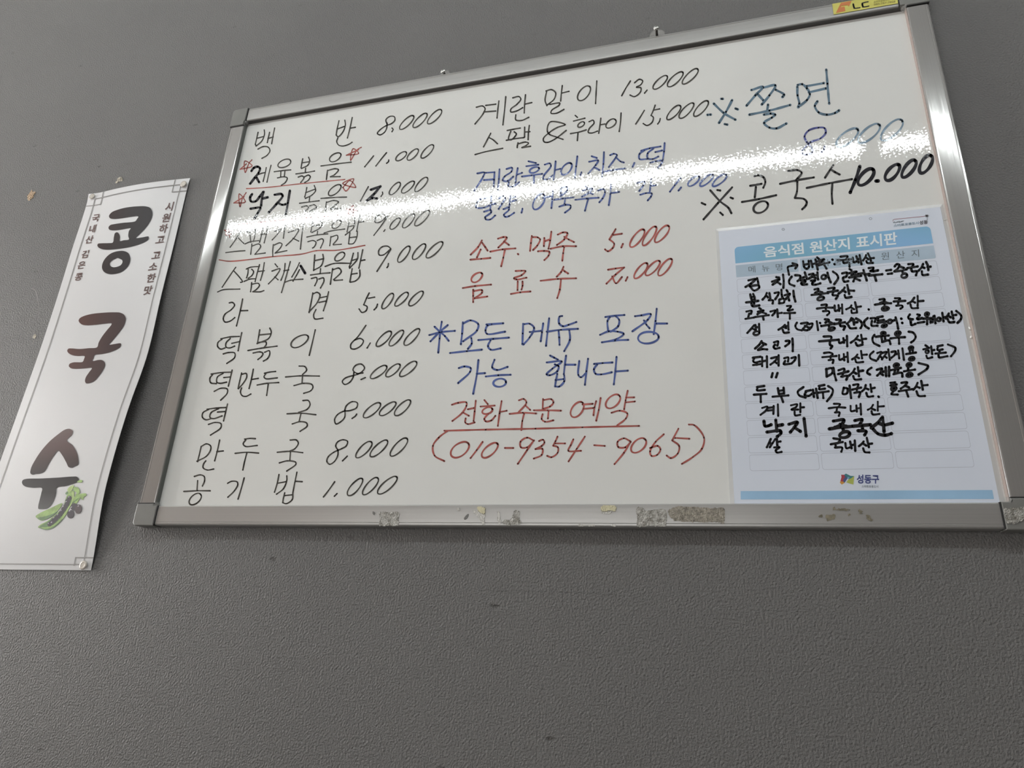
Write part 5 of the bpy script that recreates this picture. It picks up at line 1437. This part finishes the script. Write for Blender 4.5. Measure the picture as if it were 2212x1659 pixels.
for a, c in (((ms, mt), (1 - ms, mt)), ((1 - ms, mt), (1 - ms, 1 - mt)), ((ms, mt), (ms, 1 - mt)), ((ms, 1 - mt), (1 - ms, 1 - mt)),
             ((0, .032), (2 * ms, .032)), ((2 * ms, 0), (2 * ms, .032)), ((1, .032), (1 - 2 * ms, .032)), ((1 - 2 * ms, 0), (1 - 2 * ms, .032)),
             ((1, 1 - .032), (1 - 2 * ms, 1 - .032)), ((1 - 2 * ms, 1 - .012), (1 - 2 * ms, 1 - .032)), ((0, 1 - .032), (2 * ms, 1 - .032)), ((2 * ms, 1), (2 * ms, 1 - .032))):
    n = max(3, int(30 * max(abs(a[0] - c[0]), abs(a[1] - c[1]))))
    pen.stroke([coons_f(a[0] + (c[0] - a[0]) * k / n, a[1] + (c[1] - a[1]) * k / n) for k in range(n + 1)], 1.9, wob=0)
pen.done('border_line', m_bline, banner, 'thin grey printed border')
NN = (150, 370, 6.1433)
OO = (90, 620, 6.1433)
PP = (0, 880, 4.4833)
kong = [(525, 590), (560, 545), (640, 510), (760, 480), (900, 465), (1010, 465), (1070, 485), (1100, 540), (1095, 610), (1050, 700), (990, 775), (925, 840), (882, 884), (960, 878), (1050, 865), (1052, 880), (1046, 905), (1030, 920), (950, 960), (820, 1000), (660, 1028), (500, 1040), (430, 1032), (385, 1010), (370, 985), (378, 962), (430, 955), (520, 953), (575, 945), (590, 870), (605, 820), (630, 808), (655, 825), (670, 870), (668, 925), (720, 915), (790, 903), (780, 860), (790, 790), (815, 755), (760, 760), (640, 780), (560, 783), (525, 770), (518, 745), (540, 715), (600, 700), (700, 685), (875, 662), (895, 635), (915, 603), (900, 595), (820, 603), (700, 622), (600, 632), (545, 625), (528, 610)]
kong_o = [(720, 1058), (780, 1085), (805, 1140), (800, 1210), (760, 1280), (690, 1335), (600, 1362), (520, 1362), (460, 1335), (432, 1285), (440, 1220), (480, 1150), (550, 1090), (640, 1060)]
kong_i = [(635, 1148), (665, 1160), (700, 1180), (703, 1210), (680, 1245), (630, 1268), (575, 1272), (540, 1250), (538, 1215), (570, 1180), (610, 1160)]
guk = [(490, 450), (505, 415), (560, 385), (660, 358), (800, 342), (950, 335), (1040, 340), (1090, 365), (1115, 410), (1108, 470), (1075, 540), (1010, 625), (940, 710), (896, 765), (960, 757), (1052, 750), (1045, 790), (1000, 825), (920, 860), (820, 885), (702, 905), (690, 940), (676, 980), (750, 968), (800, 970), (835, 1000), (838, 1050), (810, 1110), (760, 1180), (700, 1245), (650, 1270), (590, 1278), (575, 1250), (585, 1200), (630, 1130), (666, 1076), (560, 1080), (450, 1085), (390, 1078), (360, 1050), (370, 1020), (420, 1000), (545, 992), (560, 960), (571, 918), (480, 915), (410, 905), (355, 875), (338, 845), (355, 818), (400, 815), (500, 822), (620, 812), (735, 799), (755, 740), (800, 660), (860, 580), (925, 500), (928, 482), (850, 485), (720, 500), (600, 508), (530, 495)]
su1 = [(295, 640), (300, 590), (340, 510), (400, 420), (480, 330), (570, 255), (630, 215), (675, 208), (705, 230), (695, 265), (648, 320), (700, 365), (740, 430), (758, 500), (755, 555), (720, 572), (700, 585), (665, 578), (640, 530), (600, 460), (565, 421), (520, 470), (470, 550), (430, 620), (390, 640), (345, 645), (320, 652)]
su2 = [(212, 725), (220, 705), (250, 693), (400, 688), (560, 680), (700, 670), (745, 672), (762, 690), (755, 720), (720, 735), (640, 760), (552, 778), (540, 840), (520, 900), (490, 950), (450, 980), (400, 985), (372, 982), (370, 955), (385, 890), (400, 830), (406, 782), (320, 778), (250, 768), (222, 750)]


def ext_z(o):
    zs = [v.co.z for v in o.data.vertices]
    xs = [v.co.x for v in o.data.vertices]
    return min(xs), max(xs), min(zs), max(zs)


for outl, s_, cols in (([[kong], [kong_o, kong_i]], NN, [(0.055, 0.038, 0.037), (0.043, 0.037, 0.038), (0.040, 0.037, 0.040)]),
                       ([[guk]], OO, [(0.125, 0.066, 0.058), (0.095, 0.062, 0.060), (0.075, 0.056, 0.057)]),
                       ([[su1], [su2]], PP, None)):
    polys = [[sub(*s_, lp) for lp in grp] for grp in outl]
    o = fill('big_character', polys, hban, None, banner, lift=LIFT)
    x0, x1, z0, z1 = ext_z(o)
    if cols:
        m = span_ramp('banner_print_brown', 0, x0, x1, cols)
    else:
        m = span_ramp('banner_print_black', 2, z0, z1, [(0.14, 0.14, 0.14), (0.055, 0.052, 0.052), (0.040, 0.037, 0.038), (0.075, 0.050, 0.048), (0.125, 0.080, 0.078), (0.17, 0.125, 0.12)])
    o.data.materials.append(m)
m_brn = simple('banner_small_print', (0.115, 0.058, 0.052), 0.45)


def glyph_at(ch, c, ex, ey, h, mat, parent, bold=0.022):
    """one printed character; ex and ey are the em vectors in photograph points"""
    vs, fs = glyphs(ch, bold)
    lo, hi = vs.min(0), vs.max(0)
    mid = (lo + hi) / 2
    V = []
    hh = (lambda x, y: h(x, y) + LIFT) if callable(h) else h + LIFT
    for q in vs:
        a, b_ = q - mid
        V.append(bl(P(c[0] + ex[0] * a + ey[0] * b_, c[1] + ex[1] * a + ey[1] * b_, hh)))
    return V, fs


def column(chars, cents, em, name):
    V, F = [], []
    for ch, c in zip(chars, cents):
        cx, cy = sub(*NN, [c])[0]
        v, f = glyph_at(ch, (cx, cy), (em, -0.13 * em), (0.27 * em, -em * 0.98), hban, m_brn, banner)
        n = len(V)
        V += v
        F += [tuple(i + n for i in t) for t in f]
    mesh(name, V, F, m_brn, banner, 'small brown printed column')


column('시원하고고소한맛', [(1325, 468), (1285, 615), (1247, 760), (1205, 905), (1152, 1112), (1110, 1262), (1085, 1415), (1042, 1578)], 21.0, 'small_lettering')
column('국내산검은콩', [(350, 620), (305, 762), (265, 905), (207, 1100), (160, 1245), (122, 1400)], 18.3, 'small_lettering')

# bean pod picture
D8 = (60, 1020, 11.85)
m_pod = simple('print_pod_green', (0.27, 0.42, 0.12), 0.4, var=0.25, scale=120)
m_pod2 = simple('print_pod_dark_green', (0.10, 0.20, 0.07), 0.4, var=0.25, scale=120)
m_pod3 = simple('print_pod_light', (0.42, 0.55, 0.20), 0.4, var=0.1, scale=120)
m_bean = simple('print_bean', (0.022, 0.015, 0.028), 0.4)
m_beanb = simple('print_bean_brown', (0.05, 0.03, 0.035), 0.4)
m_glint = simple('print_glint', (0.55, 0.52, 0.58), 0.4)


def pic(name, pts, mat, k, smooth_pts=True):
    return fill(name, [[sub(*D8, pts)]], hban, mat, banner, lift=LIFT + k * 0.00002, smooth_pts=smooth_pts)


pic('pod', [(200, 1130), (330, 1035), (560, 930), (880, 795), (860, 870), (740, 1010), (640, 1110), (560, 1165), (450, 1215), (350, 1240), (250, 1190)], m_pod, 0)
pic('pod_shade', [(240, 1170), (400, 1140), (600, 1080), (770, 1000), (700, 1070), (560, 1165), (440, 1215), (350, 1235)], m_pod2, 1)
pic('pod', [(1060, 830), (1120, 700), (1200, 620), (1330, 560), (1345, 620), (1290, 740), (1240, 810), (1150, 830), (1090, 880)], m_pod, 1)
pic('pod_shade', [(1120, 790), (1200, 730), (1310, 650), (1300, 680), (1200, 760), (1130, 820)], m_pod2, 2)
pic('pod', [(260, 1410), (320, 1345), (500, 1250), (640, 1140), (820, 980), (920, 840), (960, 700), (1020, 560), (1090, 490), (1170, 470), (1190, 560), (1160, 700), (1120, 820), (1060, 920), (1000, 1050), (900, 1190), (780, 1320), (650, 1420), (540, 1465), (420, 1468), (330, 1430)], m_pod, 3)
pic('pod_shade', [(300, 1395), (480, 1280), (660, 1150), (840, 990), (930, 860), (980, 700), (1010, 640), (1120, 660), (1090, 800), (1010, 930), (900, 1090), (800, 1220), (660, 1340), (520, 1400), (400, 1410)], m_pod2, 4)
pic('pod_shade', [(270, 1418), (330, 1440), (420, 1470), (540, 1468), (660, 1420), (790, 1315), (900, 1195), (880, 1200), (770, 1300), (640, 1395), (520, 1440), (400, 1445), (320, 1415)], m_pod2, 4)
pic('pod_light', [(1120, 830), (1160, 700), (1185, 570), (1165, 500), (1120, 520), (1140, 620), (1130, 720), (1090, 820), (1020, 930), (910, 1090), (900, 1120), (1000, 1000), (1070, 900)], m_pod3, 5)
pic('calyx', [(1180, 330), (1100, 350), (1040, 400), (1010, 460), (1030, 500), (1000, 560), (1060, 520), (1130, 460), (1160, 400)], m_pod3, 6)
pic('calyx', [(960, 545), (1010, 490), (1040, 520), (1010, 570), (975, 572)], m_pod2, 7)
pic('calyx', [(1160, 400), (1230, 370), (1300, 410), (1330, 490), (1330, 530), (1240, 590), (1210, 590), (1250, 530), (1190, 480)], m_pod, 7)
pic('calyx', [(1330, 560), (1400, 545), (1490, 545), (1500, 590), (1430, 640), (1420, 710), (1370, 690), (1340, 640)], m_pod, 7)
pic('calyx', [(1275, 225), (1340, 200), (1395, 205), (1380, 262), (1310, 262), (1260, 255)], m_pod, 7)
for i, (cx, cy) in enumerate([(1065, 665), (1020, 745), (1000, 815), (960, 880), (915, 945), (870, 1015), (830, 1075), (770, 1130), (715, 1190), (660, 1240), (610, 1290), (560, 1330)]):
    r = 62 - 0.0 * i
    pic('bean', [(cx + r * math.cos(a), cy + r * math.sin(a)) for a in np.linspace(0, 2 * math.pi, 9)[:-1]], m_bean, 8)
for cx, cy, rx, ry, mm in ((1190, 890, 95, 98, m_bean), (1295, 945, 85, 122, m_beanb), (1095, 1075, 88, 108, m_bean)):
    a0 = 0.25
    pic('bean', [(cx + rx * math.cos(a) * math.cos(a0) - ry * math.sin(a) * math.sin(a0), cy + rx * math.cos(a) * math.sin(a0) + ry * math.sin(a) * math.cos(a0)) for a in np.linspace(0, 2 * math.pi, 11)[:-1]], mm, 9 if mm is m_bean else 10)
for cx, cy, rx, ry in ((1050, 632, 18, 10), (978, 752, 24, 8), (898, 875, 22, 12), (848, 980, 22, 9), (760, 1088, 20, 9), (662, 1165, 24, 8), (605, 1282, 20, 18), (525, 1310, 14, 14), (1112, 895, 24, 12), (1068, 990, 26, 12), (1292, 865, 22, 12)):
    pic('glint', [(cx + rx * math.cos(a), cy + ry * math.sin(a) - rx * 0.5 * math.cos(a)) for a in np.linspace(0, 2 * math.pi, 7)[:-1]], m_glint, 12)

# thumbtacks
m_tack = simple('clear_tack', (0.60, 0.56, 0.50), 0.15, 0.8, var=0.12, scale=300)


def tack(u, v, r, label, w2):
    c = P(u, v, lambda x, y: hban(x, y) + 0.002)
    t = thing('thumbtack', label, 'thumbtack', (c[0], c[1], 0), 'thumbtacks holding the banner')
    bpy.context.view_layer.update()
    n = 24

    def lathe(prof, ang=0.0):
        bm = bmesh.new()
        rings = [[bm.verts.new(bl((c[0] + rr * math.cos(2 * math.pi * i / n), c[1] + rr * math.sin(2 * math.pi * i / n), hh + w2 * rr * math.cos(2 * math.pi * i / n)))) for i in range(n)] for rr, hh in prof]
        for a, b_ in zip(rings, rings[1:]):
            for i in range(n):
                bm.faces.new((a[i], a[(i + 1) % n], b_[(i + 1) % n], b_[i]))
        bm.faces.new(rings[0])
        bm.faces.new(rings[-1])
        return bm
    h0 = c[2]
    from_bm('tack_head', lathe([(r * 0.8, h0 - 0.0006), (r, h0), (r * 0.97, h0 + 0.0008), (r * 0.6, h0 + 0.0012), (r * 0.5, h0 + 0.0008), (r * 0.2, h0 + 0.0012)]), m_tack, t, smooth=True)
    from_bm('pin', lathe([(0.0006, 0.0), (0.0006, h0)]), m_screw, t)


tack(396.5, 397.5, 0.0050, 'clear thumbtack at the upper right corner of the banner', 0.0)
tack(199, 424.5, 0.0048, 'clear thumbtack at the upper left corner of the banner', 0.0)
tack(180, 1221, 0.0052, 'clear thumbtack at the lower right corner of the banner', 0.0)

# ------------------------------------------------------------------ marks on the wall
m_chip = simple('peach_filler', (0.55, 0.42, 0.30), 0.7, 0.2, var=0.25, scale=250)
m_chip2 = simple('pale_filler', (0.55, 0.51, 0.43), 0.7, 0.2, var=0.2, scale=250)
R7 = (0, 350, 5.528)
scrap(sub(*R7, [(378, 335), (388, 358), (420, 355), (405, 395), (385, 430), (368, 440), (345, 465), (328, 440), (330, 400), (350, 375)]), m_chip, 0.0, 'peach chip in the paint left of the banner', 0.5, 0.0012, 0.0001, 'paint_chip', wall, 1.2)
scrap(sub(*NN, [(640, 90), (690, 75), (700, 110), (690, 135), (650, 130), (625, 150), (605, 155), (625, 125)]), m_chip2, 0.0, 'pale chip in the paint above the banner', 0.4, 0.0012, 0.0001, 'paint_chip', wall, 1.2)
scrap(sub(*R7, [(400, 2065), (420, 2055), (428, 2085), (410, 2110), (392, 2100)]), m_chip2, 0.0, 'small pale chip in the paint below the curved scratch', 0.4, 0.0008, 0.0001, 'paint_chip', wall, 1.2)
m_scr = simple('pale_scratch', (0.27, 0.26, 0.25), 0.6, 0.3, var=0.1)
for pts, w_ in (([(370, 1512), (400, 1515), (425, 1540), (440, 1590), (455, 1659)], 1.2), ([(455, 1659), (462, 1740), (455, 1830)], 0.8), ([(420, 1980), (400, 2040), (415, 2100), (385, 2180)], 0.7)):
    pen = Pen(0.0, 0.00008)
    pen.stroke(sub(*R7, pts), w_, wob=0.3)
    pen.done('scratch', m_scr, wall)
# beaded ridge in the paint below the board
V, F = [], []
W7 = (1050, 1240, 3.95)
for k in range(95):
    x = -60 + 12.5 * k + random.uniform(-4, 4)
    y = 138 + 0.022 * x + random.uniform(-6, 6) + (12 if x > 950 else 0)
    if random.random() < 0.2:
        continue
    c = P(*sub(*W7, [(x, y)])[0], 0.0)
    r = 0.0005 * random.uniform(0.7, 1.5)
    n = len(V)
    for i in range(6):
        V.append(bl((c[0] + r * math.cos(i * math.pi / 3), c[1] + r * math.sin(i * math.pi / 3), 0.00002)))
    V.append(bl((c[0], c[1], 0.00045)))
    F += [(n + i, n + (i + 1) % 6, n + 6) for i in range(6)]
o = mesh('paint_beads', V, F, m_wall, wall)
o['kind'] = 'stuff'
